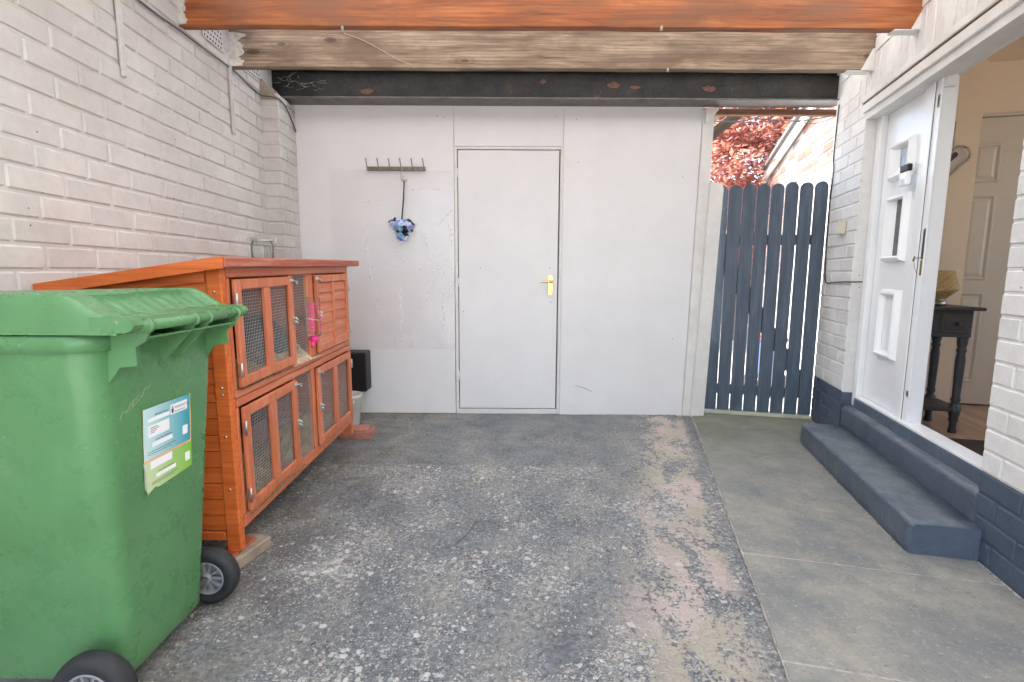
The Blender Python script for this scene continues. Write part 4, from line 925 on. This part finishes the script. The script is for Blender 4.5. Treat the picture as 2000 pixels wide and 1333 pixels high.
random.seed(3); tq = MB()
for q_ in range(7):
    pts = []
    for i in range(41):
        x, z = heart(2 * PI * i / 40, .108); pts.append((x + random.uniform(-.006, .006), -.022 + random.uniform(-.008, .008), z + random.uniform(-.006, .006)))
    tq.tube(pts, .0038, 5)
tq.build('twig_ring', simple('bleached_twigs', (.50, .43, .36), .9, var=.3, vs=40), ht)
MB().prism([heart(2 * PI * i / 30, .092) for i in range(30)], -.012, -.004).build('backing', simple('pale_cloth', (.66, .60, .52), .8), ht)
MB().prism([(x * .42 + .01, z * .42 + .02) for x, z in [heart(2 * PI * i / 24, .078) for i in range(24)]], -.020, -.0125).build('small_heart', simple('dark_brown_heart', (.08, .04, .03), .6), ht)
MB().tube([(-.018, -.008, .09), (-.016, -.006, .24), (.018, -.006, .24), (.016, -.008, .09)], .004, 6).build('hanging_loop', simple('cream_ribbon', (.60, .54, .45), .7), ht)

# ------------------------------------------------------------ rabbit hutch
M['backing'] = simple('dark_brown_timber', (.10, .035, .018), .8, var=.4)
HX = -1.0
hu = thing('rabbit_hutch', 'two storey orange stained rabbit hutch with wire mesh doors against the left wall', 'hutch', (HX, 1.79, 0), 0, rot=(R(.95), 0, 0))
F, RL, SD = M['hutch_front'], M['hutch_rail'], M['hutch_side']
def hbx(name, mat, x0, y0, z0_, x1, y1, z1_, c=.003, par=None, label=None): return MB().cbox(x0, y0, z0_, x1, y1, z1_, c).build(name, mat, par or hu, label)
L = 1.365
# legs / corner posts
for (x0, x1, y0, y1, zb) in ((-.055, -.004, 0, .035, .055), (-.055, -.004, L - .035, L, .055), (-.56, -.51, 0, .035, .055), (-.56, -.51, L - .035, L, .055)):
    hbx('leg', SD if y0 == 0 else F, x0, y0, zb, x1, y1, 1.10 if x0 > -.1 else 1.045)
# near end: horizontal boards (individual), far end and back too
def boards_end(y0, y1):
    z = .135; k = 0
    while z < 1.06:
        z2 = min(z + .0615, 1.085); MB().prism([(-.508, z), (-.058, z), (-.058, min(z2 - .003, 1.09)), (-.508, min(z2 - .003, 1.04))], y0, y1).build('board', SD, hu)
        z = z2
boards_end(.010, .022); boards_end(L - .022, L - .010)
z = .135
while z < 1.02:
    MB().cbox(-.556, .036, z, -.544, L - .036, z + .088, .002).build('board', M['hutch_rail'], hu); z += .0905
# top end rail on the near side
MB().prism([(-.508, 1.005), (-.058, 1.055), (-.058, 1.098), (-.508, 1.045)], -.004, .0095).build('end_rail', SD, hu)
hbx('end_rail', SD, -.508, -.002, .10, -.058, .0095, .133)
# floors and divider
hbx('floor_panel', RL, -.54, .036, .150, -.03, L - .036, .162, .001); hbx('floor_panel', RL, -.54, .036, .640, -.03, L - .036, .652, .001)
hbx('back_lining', M['backing'], -.5435, .036, .14, -.5395, L - .036, 1.02, .0005)  # thin dark brown sheet on the inner side of the back boards
hbx('divider', RL, -.54, .80, .653, -.03, .812, 1.08, .001)
# front face frame (front plane x = 0)
hbx('rail', RL, -.024, .036, 1.068, .0, L - .036, 1.104)
hbx('rail', RL, -.024, .036, .630, .0, L - .036, .660); hbx('rail', RL, -.024, .036, .598, .002, L - .036, .6275)
hbx('rail', RL, -.024, .036, .135, .0, L - .036, .182)
for y0, y1 in ((.036, .052), (.535, .560), (.735, .812), (L - .058, L - .037)): hbx('stile', F, -.024, y0, .662, -.001, y1, 1.066)
for y0, y1 in ((.036, .052), (.520, .545), (.735, .775), (L - .058, L - .037)): hbx('stile', F, -.024, y0, .184, -.001, y1, .596)
def mesh_panel(y0, y1, z0_, z1_, par, x=-.010):
    m_ = MB(); p = .0125; r_ = .00046
    for y in np.arange(y0 + p * .5, y1, p): m_.box(x - r_, y - r_, z0_, x + r_, y + r_, z1_)
    for z in np.arange(z0_ + p * .5, z1_, p): m_.box(x - r_ * 3, y0, z - r_, x - r_, y1, z + r_)
    o = m_.build('wire_mesh', M['wire'], par)
    return o
def door(y0, y1, z0_, z1_, side, mesh=True, hinge=1):
    W_ = .038; d = MB(); xa, xb = .0005, .017
    fr_ = MB().cbox(xa, y0, z0_, xb, y0 + W_, z1_, .003).cbox(xa, y1 - W_, z0_, xb, y1, z1_, .003).cbox(xa, y0 + W_ + .0005, z1_ - W_, xb - .001, y1 - W_ - .0005, z1_, .003).cbox(xa, y0 + W_ + .0005, z0_, xb - .001, y1 - W_ - .0005, z0_ + W_, .003)
    dd_ = fr_.build('door', F, hu); ym = (y0 + y1) / 2 + (.0 if mesh else .0)
    MB().cbox(xa, ym - .026 if mesh else ym - .014, z0_ + W_ + .0005, xb - .0015, ym + .026 if mesh else ym + .014, z1_ - W_ - .0005, .002).build('mullion', F, dd_)
    if mesh:
        mesh_panel(y0 + W_ - .005, y1 - W_ + .005, z0_ + W_ - .005, z1_ - W_ + .005, dd_, -.004)
    else:
        zz = z0_ + W_; n_ = 6; hh_ = (z1_ - z0_ - 2 * W_) / n_
        for i in range(n_): MB().prism([(.001, zz + i * hh_), (.011, zz + i * hh_), (.004, zz + (i + 1) * hh_ - .003), (.001, zz + (i + 1) * hh_ - .003)], y0 + W_, y1 - W_).build('slat', RL, dd_)
    hy = y0 - .004 if hinge > 0 else y1 + .004
    for z in (z0_ + .065, z1_ - .075):
        MB().cbox(.012, hy - .006, z - .026, .021, hy + .008, z + .026, .001).tube([(.021, hy, z - .026), (.021, hy, z + .026)], .003, 6).build('hinge', M['metal'], dd_)
    ly = y1 - .012 if hinge > 0 else y0 + .012
    for z, kind in ((z1_ - .018, 0), ((z0_ + z1_) / 2 - .0, 1)):
        m_ = MB()
        if kind == 0:
            m_.cbox(.016, ly - .022, z - .006, .020, ly + .012, z + .008, .001); m_.tube([(.022, ly - .02, z), (.026, ly + .035, z - .004), (.024, ly + .040, z - .022)], .0028, 6); m_.tube([(.020, ly + .026, z - .012), (.032, ly + .026, z - .012)], .004, 6)
        else:
            for q_ in range(4):
                a = q_ * PI / 2 + .4; m_.lathe([(0, .034), (.006, .033), (.0065, .026), (.004, .020)], 8, (0, ly + .009 * math.cos(a), z + .011 * math.sin(a)), 'x')
            m_.cbox(.016, ly - .014, z - .018, .022, ly + .014, z + .018, .003)
        m_.build('latch', M['metal'], dd_)
    return dd_
door(.056, .535, .668, 1.062, 0); door(.812, 1.305, .668, 1.062, 0, mesh=False, hinge=-1)
door(.056, .520, .190, .592, 0); door(.775, 1.305, .190, .592, 0, hinge=-1)
mesh_panel(.555, .74, .655, 1.07, hu); mesh_panel(.54, .74, .178, .60, hu)
# sloping roof
rm = MB()
prf = [(-.60, 1.012), (.03, 1.108), (.03, 1.139), (-.60, 1.043)]
for a, bb in ((-.035, L * .333), (L * .333, L * .666), (L * .666, L + .12)):
    MB().prism([(-.599, 1.0155), (.024, 1.1105), (.024, 1.139), (-.599, 1.044)], a + .001, bb - .001).build('roof_board', M['hutch_roof'], hu)
MB().prism([(-.60, 1.008), (.030, 1.102), (.030, 1.141), (-.60, 1.047)], -.056, -.036).build('roof_trim', SD, hu)
hbx('roof_trim', M['hutch_roof'], .0245, -.035, 1.104, .036, L + .12, 1.140, .004)
# screws on the corner post
sm_ = MB()
for z in (1.02, .68, .655, .50, .30): sm_.lathe([(0, -.004), (.004, -.0035), (.005, -.001)], 10, (-.028, 0, z), 'y')
sm_.build('screw_head', M['metal'], hu, stuff=True)
# bedding inside
def strands(name, x0, x1, y0, y1, z, n, h_, cols, lens=(.02, .06), par=None, seed=1, r_=.0011):
    random.seed(seed); m_ = MB()
    for i in range(n):
        p = Vector((random.uniform(x0, x1), random.uniform(y0, y1), z + abs(random.gauss(0, h_)))); d = Vector((random.uniform(-1, 1), random.uniform(-1, 1), random.uniform(-.35, .35))).normalized() * random.uniform(*lens)
        m_.tube([p - d * .5, p + Vector((0, 0, .003)), p + d * .5], r_, 3, caps=False)
    o = m_.build(name, cols, None); o['kind'] = 'stuff'; return o
hay = simple('hay', (.26, .19, .085), .9, var=.45, vs=30)
def pile(name, cx_, cy_, rx, ry, hgt, z, mat, seed):
    n1, n2 = 30, 30; vs = []; fs = []
    for i in range(n1):
        for j in range(n2):
            u = i / (n1 - 1) * 2 - 1; v_ = j / (n2 - 1) * 2 - 1; rr = min(1, math.hypot(u, v_)); hh_ = hgt * (1 - rr ** 2) * (.7 + .6 * noise.noise(Vector((u * 3, v_ * 3, seed)))) + .012 * noise.noise(Vector((u * 14, v_ * 14, seed)))
            vs.append((cx_ + u * rx, cy_ + v_ * ry, z + max(hh_, 0)))
    for i in range(n1 - 1):
        for j in range(n2 - 1): fs.append((i * n2 + j, (i + 1) * n2 + j, (i + 1) * n2 + j + 1, i * n2 + j + 1))
    o = MB().add(vs, fs).build(name, mat); o['kind'] = 'stuff'; return o
chips_m = simple('pale_wood_shavings', (.55, .42, .27), .9, var=.5, vs=45, bs=1, bscale=120)
pile('wood_shavings', HX - .12, 2.45, .14, .17, .10, .665, chips_m, 2)
pile('hay_bedding', HX - .25, 2.08, .26, .24, .09, .660, hay, 3); pile('hay_bedding', HX - .25, 2.12, .26, .26, .12, .170, hay, 4); pile('hay_bedding', HX - .16, 2.75, .16, .40, .15, .185, hay, 5)
strands('hay_bedding', HX - .35, HX - .05, 1.85, 2.55, .68, 500, .03, hay, seed=6); strands('hay_bedding', HX - .3, HX - .04, 1.9, 3.05, .20, 700, .05, hay, seed=7)
ig = MB().lathe([(.155, 0), (.158, .02), (.150, .10), (.125, .17), (.08, .215), (.03, .235), (0, .237)], 28).build('hide_house', simple('dark_blue_plastic', (.006, .016, .028), .35, var=.2)); ig.location = (HX - .23, 2.42, .66)
tag(ig, 'dark blue dome shaped hide inside the upper floor of the hutch', 'pet hide')

# water bottle
wb = thing('water_bottle', 'clear pet water bottle with pink zigzag print and pink cap on the hutch mesh', 'bottle', (HX + .052, 2.435, .85), 0, rot=(0, 0, R(-8)))
MB().lathe([(0, -.062), (.012, -.064), (.030, -.062), (.033, -.056), (.033, .115), (.031, .121), (.0, .122)], 28).build('bottle', M['glass'], wb)
pk = simple('pink_print', (.85, .04, .28), .4, var=.05); cv = MB(); N = 64
for row in range(9):
    z = -.038 + row * .0155
    for side in (-1, 1):
        for seg in range(6):
            a0 = R(-90) + R(42) * side + R((seg - 3) * 9) + R(60); a1 = a0 + R(9); za = z + (.0 if seg % 2 else .007); zb2 = z + (.007 if seg % 2 else .0)
            if 2 <= seg <= 3 or True:
                pa = [(.0337 * math.cos(a), .0337 * math.sin(a)) for a in (a0, a1)]
                cv.add([(pa[0][0], pa[0][1], za), (pa[1][0], pa[1][1], zb2), (pa[1][0], pa[1][1], zb2 + .0065), (pa[0][0], pa[0][1], za + .0065)], [(0, 1, 2, 3)])
cv.build('zigzag_print', pk, wb)
MB().lathe([(.0, -.088), (.018, -.088), (.022, -.084), (.022, -.064), (.012, -.062)], 24).tube([(0, 0, -.082), (.004, -.02, -.098), (.004, -.032, -.112)], .0075, 10).build('cap', simple('pink_plastic', (.86, .03, .25), .3), wb)
MB().tube([(-.04, -.055, .028), (.0, -.036, .022), (.030, -.022, .016), (.036, .0, .014), (.030, .025, .014), (.0, .036, .014), (-.04, .05, .014)], .0016, 6).build('wire_loop', M['metal'], wb)
# jar
gj = thing('glass_jar', 'empty clip top glass jar standing on the hutch roof', 'jar', (-1.30, 2.70, 1.112))
MB().lathe([(0, .002), (.048, .002), (.056, .010), (.056, .115), (.050, .128), (.050, .140), (.047, .140), (.047, .128), (.053, .113), (.053, .012), (0, .006)], 32).build('body', M['glass'], gj)
MB().lathe([(0, .156), (.045, .157), (.057, .153), (.057, .147), (.052, .144), (0, .146)], 32).build('lid', M['glass'], gj)
MB().lathe([(.0515, .138), (.0535, .1385), (.0535, .1445), (.0515, .1445)], 32).build('seal', simple('clear_grey_seal', (.5, .48, .42), .4), gj)
cp = MB(); cp.tube([(.057 * math.cos(a), .057 * math.sin(a), .137) for a in np.linspace(0, 2 * PI, 33)], .0018, 6)
for sx in (-1, 1):
    cp.tube([(sx * .057, 0, .137), (sx * .074, 0, .142), (sx * .072, 0, .158), (sx * .058, 0, .162)], .002, 6)
    cp.tube([(sx * .064, 0, .118), (sx * .072, 0, .130), (sx * .068, 0, .148)], .003, 6)
cp.build('wire_clip', M['metal'], gj)
# blocks under the legs
br = simple('red_brick', (.38, .17, .12), .85, var=.3, vs=20, bs=.5, bscale=90); br2 = simple('weathered_timber_block', (.30, .24, .18), .8, var=.35, vs=14, bs=.3)
def blk(name, mat, loc, rz, sx, sy, sz, lab, cat, zofs=0):
    o = MB().cbox(-sx / 2, -sy / 2, zofs, sx / 2, sy / 2, zofs + sz, .005).build(name, mat); o.location = loc; o.rotation_euler = (0, 0, rz); tag(o, lab, cat); return o
blk('timber_block', br2, (-1.035, 1.83, -.002), R(-14), .105, .225, .048, 'weathered timber block on the floor under the near front leg of the hutch', 'block')
blk('tile', simple('rust_red_tile', (.34, .09, .04), .6, var=.3, vs=20), (-1.045, 1.83, .047), R(-8), .075, .15, .009, 'rust red tile on the timber block under the near hutch leg', 'tile')
blk('brick', br, (-1.035, 3.335, -.003), R(4), .215, .15, .052, 'worn red brick on the floor under the far front leg of the hutch', 'brick')
blk('tile', simple('pinkish_tile', (.42, .16, .12), .7, var=.2, vs=20), (-1.02, 3.33, .0495), R(6), .12, .13, .012, 'pinkish red tile on the brick under the far hutch leg', 'tile')
blk('timber_block', br2, (-1.53, 1.84, -.002), 0, .10, .10, .055, 'timber block on the floor under the rear near leg of the hutch', 'block')
blk('timber_block', br2, (-1.53, 3.1, -.002), 0, .10, .10, .07, 'timber block on the floor under the rear far leg of the hutch', 'block')
strands('straw', HX - .05, HX + .06, 1.85, 3.0, .006, 170, .001, hay, (.012, .045), seed=12, r_=.0009)
strands('straw', HX + .018, HX + .022, 1.9, 3.0, .18, 14, .012, hay, (.02, .05), seed=13, r_=.0009)
strands('straw', -1.0, -.5, 2.6, 3.2, .004, 30, .001, hay, (.01, .035), seed=14, r_=.0008)

# bucket and black box behind the hutch
bu = thing('bucket', 'white plastic bucket on the floor behind the far end of the hutch', 'bucket', (-1.175, 3.60, 0))
MB().lathe([(0, .002), (.072, .002), (.076, .01), (.092, .20), (.098, .205), (.098, .225), (.092, .227), (.088, .20), (.072, .015), (0, .012)], 28).build('body', simple('dirty_white_plastic', (.60, .60, .56), .45, var=.15), bu)
MB().tube(smooth([(.10, 0, .20), (.104, -.02, .17), (.10, -.05, .15)]), .003, 6).build('handle', M['metal'], bu)
tag(MB().cbox(-1.30, 3.745, .205, -1.085, 3.885, .505, .008).build('black_box', simple('matt_black_plastic', (.006, .006, .008), .5, var=.3)), 'matt black box against the white wall behind the hutch', 'box')
o = bpy.data.objects['black_box']

# ------------------------------------------------------------ wheelie bin
wbn = thing('wheelie_bin', 'green two wheeled council bin with labels in the left foreground', 'wheelie bin', (-1.20, 1.345, 0))
G = M['bin']
def rrect(x0, x1, y0, y1, r, z, n=8):
    pts = []
    for (cx_, cy_, a0) in ((x1 - r, y1 - r, 0), (x0 + r, y1 - r, PI / 2), (x0 + r, y0 + r, PI), (x1 - r, y0 + r, 1.5 * PI)):
        for i in range(n + 1): a = a0 + PI / 2 * i / n; pts.append((cx_ + r * math.cos(a), cy_ + r * math.sin(a), z))
    return pts
rings = []
for z in (.052, .06, .10, .2, .35, .5, .65, .8, .905, .925):
    u = (z - .05) / .86; hy0 = .163 + .072 * min(u, 1); xb = .222 + .050 * u; xf = -.20 - .13 * u; r_ = .045 + .02 * u
    if z < .056: hy0 -= .004; xb -= .004
    rings.append(rrect(xf, xb, -hy0, hy0 + .012 + .016 * u, r_, z))
body = MB().loft(rings).build('body', G, wbn)
ns = .228
rim = MB().loft([rrect(-.34, .262, -ns, ns + .022, .06, .906), rrect(-.356, .278, -ns - .016, ns + .036, .06, .909), rrect(-.358, .280, -ns - .018, ns + .038, .06, .944), rrect(-.352, .274, -ns - .012, ns + .032, .06, .949)]).build('rim', G, wbn)
# lid: moulded shell
nxl, nyl = 90, 80; lx = np.linspace(-.365, .345, nxl); ly = np.linspace(-ns - .020, ns + .040, nyl)
def sstep(a, b_, x): t_ = np.clip((x - a) / (b_ - a), 0, 1); return t_ * t_ * (3 - 2 * t_)
LX, LY = np.meshgrid(lx, ly, indexing='ij'); edge_d = np.minimum(LY - ly[0], ly[-1] - LY)
fy = np.sqrt(np.clip(1 - (1 - np.clip(edge_d / .022, 0, 1)) ** 2, 0, 1)); frt = sstep(-.365, -.30, LX)
top = 1.030 + .010 * sstep(-.3, .2, LX)
slope = 1 - sstep(.205, .325, LX); inner = ((LY > -ns + .075) & (LY < ns - .045))
prof = .985 + (top - .985) * slope
ins = sstep(-ns + .060, -ns + .085, LY) * (1 - sstep(ns - .02, ns - .0, LY)) * sstep(.10, .125, LX) * (1 - sstep(.285, .305, LX))
prof = prof - .021 * ins
ribs = np.exp(-(((LY * 1000) % 42 - 21) / 2.6) ** 2); prof = prof + .014 * ribs * ins
LZ = .957 + (prof - .957) * fy * (.25 + .75 * frt)
vs = np.stack([LX, LY, LZ], -1).reshape(-1, 3).tolist(); ii = np.arange(nxl * nyl).reshape(nxl, nyl)
fs = np.stack([ii[:-1, :-1], ii[1:, :-1], ii[1:, 1:], ii[:-1, 1:]], -1).reshape(-1, 4).tolist()
loop = [int(i) for i in list(ii[:, 0]) + list(ii[-1, 1:]) + list(ii[::-1, -1][1:]) + list(ii[0, ::-1][1:-1])]
nb = len(vs)
for i in loop: vs.append((vs[i][0], vs[i][1], .951))
nL = len(loop)
for k in range(nL): fs.append((loop[(k + 1) % nL], loop[k], nb + k, nb + (k + 1) % nL))
fs.append(tuple(nb + k for k in range(nL)))
lidm = MB().add(vs, fs, True); lid = lidm.build('lid', G, wbn)
for ya, yb in ((-ns - .020, -ns + .012), (ns - .020, ns + .007)):
    MB().loft([[(x, ya, z) for x, z in [(.29, .958), (.362, .955), (.379, .962), (.385, .972), (.379, .984), (.362, .990), (.29, .990)]], [(x, yb, z) for x, z in [(.29, .958), (.362, .955), (.379, .962), (.385, .972), (.379, .984), (.362, .990), (.29, .990)]]], smooth=False).build('hinge_arm', G, lid)
MB().tube([(.364, -.215, .966), (.364, .226, .966)], .0125, 16).build('handle_bar', G, wbn, label='dark green handle bar across the back of the bin')
for yy in (-.178, -.005, .055, .20):
    MB().lathe([(.0127, -.005), (.0175, -.004), (.0175, .004), (.0127, .005)], 16, (.364, yy, .966), 'y').build('collar', G, wbn)
    big = yy in (-.178, .20)
    if big: pts_ = [(.262, .945), (.371, .955), (.360, .930), (.335, .915), (.335, .872), (.295, .868), (.262, .825)]
    else: pts_ = [(.264, .945), (.371, .958), (.360, .940), (.262, .835)]
    MB().prism(pts_, yy - .0035, yy + .0035).build('bracket', G, wbn)
MB().box(.262, -.178, .935, .36, .20, .9395).build('bracket', G, wbn)
# raised panel line and mould seam on the near side
pn = MB(); yside = lambda z: -(.160 + .065 * min((z - .05) / .86, 1)) - .0005
pn.tube(smooth([(.19, yside(.50), .50), (.10, yside(.485), .485), (.03, yside(.48), .48), (-.0, yside(.46), .46), (-.012, yside(.42), .42), (-.005, yside(.25), .25), (.0, yside(.1), .1)]), .0016, 6)
pn.tube([(-.19, yside(.12), .12), (.0, yside(.12), .12)], .0014, 6); pn.build('panel_line', G, wbn)
MB().cbox(-.100, yside(.87) - .012, .78, -.088, yside(.87) + .01, .905, .003).build('grip_rib', G, wbn)
# wheels
def wheel(y0, y1, out):
    yo, yi = (y0, y1)
    ty_ = MB(); mid = (y0 + y1) / 2; hw_ = abs(y1 - y0) / 2
    ty_.lathe([(.056, mid - hw_ * .8), (.068, mid - hw_), (.082, mid - hw_), (.091, mid - hw_ * .65), (.0935, mid - hw_ * .2), (.0935, mid + hw_ * .2), (.091, mid + hw_ * .65), (.082, mid + hw_), (.068, mid + hw_), (.056, mid + hw_ * .8), (.056, mid - hw_ * .8)], 48, (.204, 0, .0935), 'y')
    w = ty_.build('wheel', M['rubber'], wbn)
    hbm = MB(); fc = mid + out * hw_ * .80; bk_ = mid + out * hw_ * .3
    hbm.lathe([(.046, bk_), (.0555, bk_), (.057, fc), (.053, fc + out * .003), (.050, fc), (.046, bk_)], 40, (.204, 0, .0935), 'y')
    hbm.lathe([(0, fc + out * .004), (.014, fc + out * .004), (.018, fc), (.018, bk_), (0, bk_)], 20, (.204, 0, .0935), 'y')
    hbm.lathe([(0, mid), (.055, mid)], 24, (.204, 0, .0935), 'y')
    for k in range(10):
        a = 2 * PI * k / 10; c_, s_ = math.cos(a), math.sin(a); n_ = (-s_ * .003, c_ * .003)
        p = [(.204 + .015 * c_ + n_[0], bk_, .0935 + .015 * s_ + n_[1]), (.204 + .051 * c_ + n_[0], bk_, .0935 + .051 * s_ + n_[1]), (.204 + .051 * c_ - n_[0], bk_, .0935 + .051 * s_ - n_[1]), (.204 + .015 * c_ - n_[0], bk_, .0935 + .015 * s_ - n_[1])]
        p2 = [(q_[0], fc - out * .002, q_[2]) for q_ in p]; hbm.add(p + p2, [(0, 1, 5, 4), (1, 2, 6, 5), (2, 3, 7, 6), (3, 0, 4, 7), (4, 5, 6, 7)])
    hbm.build('hub', M['hub'], w)
wheel(-.262, -.208, -1); wheel(.208, .262, -1)
MB().tube([(.204, -.25, .0935), (.204, .25, .0935)], .010, 10).build('axle', M['metal'], wbn)
# labels on the back face
def pxz(z): return .222 + .050 * ((z - .05) / .86)
tilt = math.atan(.050 / .86)
def label(y0, y1, z0_, z1_, col, d, name, lab, pts=None):
    o = bpy.data.objects.new(name, MB().prism(pts or [(y0, z0_), (y1, z0_), (y1, z1_), (y0, z1_)], 0, .0008, 'yz').mesh(name)); o.data.materials.append(col); COL.objects.link(o); o.parent = wbn
    o.location = (pxz(0) + d, 0, 0); o.rotation_euler = (0, tilt, 0); o['label'] = lab; return o
def lmat(name, c1, c2):
    m, t, b = newmat(name); v = coords(t); s_ = t.nodes.new('ShaderNodeSeparateXYZ'); t.links.new(v, s_.inputs[0])
    r_ = nd(t, 'ShaderNodeMapRange'); t.links.new(s_.outputs['Y'], r_.inputs[0]); r_.inputs[1].default_value = -.075; r_.inputs[2].default_value = .10
    ar_ = tex(t, 55, 2, .5, v, dist=2.0); ln = ramp(t, ar_, [(.485, 0), (.50, 1), (.515, 0)])
    c = mix(t, r_.outputs[0], c1, c2); msk = mth(t, 'MULTIPLY', ln, ramp(t, r_.outputs[0], [(.5, 0), (.6, .35)]))
    c = mix(t, msk, c, tuple(x * .4 for x in c2)); t.links.new(c, b.inputs['Base Color']); b.inputs['Roughness'].default_value = .35; return m
# y0..y1: -.083 .. .105
green = label(0, 0, 0, 0, lmat('green_label_print', (.55, .66, .40), (.22, .50, .05)), .0022, 'sticker', 'lower lime green sticker with a torn corner', [(-.082, .530), (-.070, .512), (-.045, .522), (-.03, .516), (.112, .523), (.112, .70), (-.083, .70)])
orng = label(-.083, .109, .598, .741, simple('orange_label_edge', (.85, .42, .22), .4), .0032, 'sticker', 'orange edge of the blue sticker')
blue = label(-.083, .104, .604, .741, lmat('blue_label_print', (.50, .70, .70), (.02, .32, .42)), .0041, 'sticker', 'upper blue green sticker with a white crest box')
wht = simple('white_paper', (.82, .82, .84), .5, var=.02); ink = simple('dark_ink', (.05, .05, .07), .6, var=.1)
def patch(par, y0, y1, z0_, z1_): MB().box(.0009, y0, z0_, .0012, y1, z1_).build('print_box', wht, par)
def textp(par, s, size, y, z, mat=ink):
    cu = bpy.data.curves.new('lettering', 'FONT'); cu.body = s; cu.size = size; cu.extrude = .0001; cu.resolution_u = 2
    tmp = bpy.data.objects.new('tmp', cu); COL.objects.link(tmp); dg_ = bpy.context.evaluated_depsgraph_get()
    me = bpy.data.meshes.new_from_object(tmp.evaluated_get(dg_)); bpy.data.objects.remove(tmp); me.name = 'lettering'
    for v_ in me.vertices: v_.co = Vector((v_.co.z, v_.co.x, v_.co.y))
    me.materials.clear(); link('lettering', me, mat, par, loc=(.0014, y, z))
patch(blue, .020, .092, .700, .728); textp(blue, 'WARRINGTON', .0088, .037, .714); textp(blue, 'Borough Council', .0062, .037, .704)
cr = MB(); cr.prism([(.023, .716), (.024, .706), (.028, .702), (.032, .706), (.033, .716)], .0013, .0016, 'yz'); cr.prism([(.025, .717), (.031, .717), (.0295, .721), (.031, .7245), (.028, .7225), (.025, .7245), (.0265, .721)], .0013, .0016, 'yz'); cr.build('crest', ink, blue)
textp(blue, 'Subscription Number', .0058, -.042, .717); patch(blue, -.068, .016, .703, .713)
patch(blue, -.068, .014, .662, .694); MB().box(.0009, .070, .628, .0012, .092, .654).build('print_box', wht, blue)
textp(blue, 'Garden Waste Subscription', .0058, -.042, .649); patch(blue, -.055, .026, .634, .646)
for k in range(4): MB().box(.0013, -.060, .686 - k * .0045, .0015, -.060 + (.028, .034, .024, .016)[k], .6875 - k * .0045).build('print_line', ink, blue)
for k in range(2): MB().box(.0009, -.072, .622 - k * .006, .0011, .040 - k * .02, .6233 - k * .006).build('print_line', ink, blue)
patch(green, -.060, .025, .575, .596); patch(green, -.040, .040, .546, .556); textp(green, 'Garden Waste Subscription', .0058, -.032, .5585); MB().box(.0009, .082, .545, .0012, .103, .570).build('print_box', wht, green)
for k in range(2): MB().box(.0009, -.058, .536 - k * .005, .0011, .050 - k * .02, .5372 - k * .005).build('print_line', ink, green)
MB().add([(.0, -.085, .60), (.0, -.070, .512), (.012, -.088, .515), (.010, -.092, .59)], [(0, 1, 2, 3)]).build('peeled_corner', wht, green)
# stray cobweb threads on the bin
wbm = MB(); random.seed(8)
for st_ in range(3):
    y, z = -.155 + st_ * .02, .735 + st_ * .012; pl_ = []
    for i in range(12):
        pl_.append((pxz(z) + .0012, y, z)); y += random.uniform(.002, .014); z += random.uniform(-.006, .012)
    wbm.tube(pl_, .00030, 4)
wbm.build('cobweb', simple('pale_threads', (.6, .6, .5), .9), wbn, stuff=True)

# bits of debris on the floor
dbm = simple('dry_debris', (.10, .065, .04), .9, var=.4, vs=50); random.seed(31); dbo = MB()
for i in range(90):
    x = random.uniform(-.95, 1.0); y = random.uniform(1.0, 3.8); s_ = random.uniform(.002, .006); a = random.uniform(0, PI)
    dbo.prism([(x + s_ * math.cos(a), y + s_ * math.sin(a)), (x - s_ * .4 * math.sin(a), y + s_ * .4 * math.cos(a)), (x - s_ * math.cos(a), y - s_ * math.sin(a)), (x + s_ * .3 * math.sin(a), y - s_ * .3 * math.cos(a))], -.001, .003, 'xy')
for i in range(260):
    kk = random.random(); s_ = random.uniform(.0012, .0035); a = random.uniform(0, PI)
    if kk < .35: p = hw(-.240 - abs(random.gauss(0, .006)), random.uniform(-.06, 1.35)); z_ = .009
    elif kk < .6: x_ = random.uniform(-1.5, 1.3); p = (x_, 3.885 - abs(random.gauss(0, .012))); z_ = .004
    elif kk < .8: p = hw(-.004 - abs(random.gauss(0, .006)), random.uniform(-.9, -.07)); z_ = .009
    else: p = hw(-.868 + random.gauss(0, .006), random.uniform(-.9, 1.7)); z_ = .006
    x, y = p[0], p[1]
    dbo.add([(x + s_ * math.cos(a), y + s_ * math.sin(a), z_), (x - s_ * math.sin(a), y + s_ * math.cos(a), z_), (x - s_ * math.cos(a), y - s_ * math.sin(a), z_), (x, y, z_ + s_)], [(0, 1, 3), (1, 2, 3), (2, 0, 3)])
dbo.build('debris', dbm, stuff=True)
tag(MB().tube(smooth([(-.22, 1.95, .004), (-.18, 2.03, .005), (-.165, 2.10, .004), (-.15, 2.14, .004)]), .0016, 5).build('twig', dbm), 'thin curved twig lying on the tarmac in the middle of the carport', 'twig')
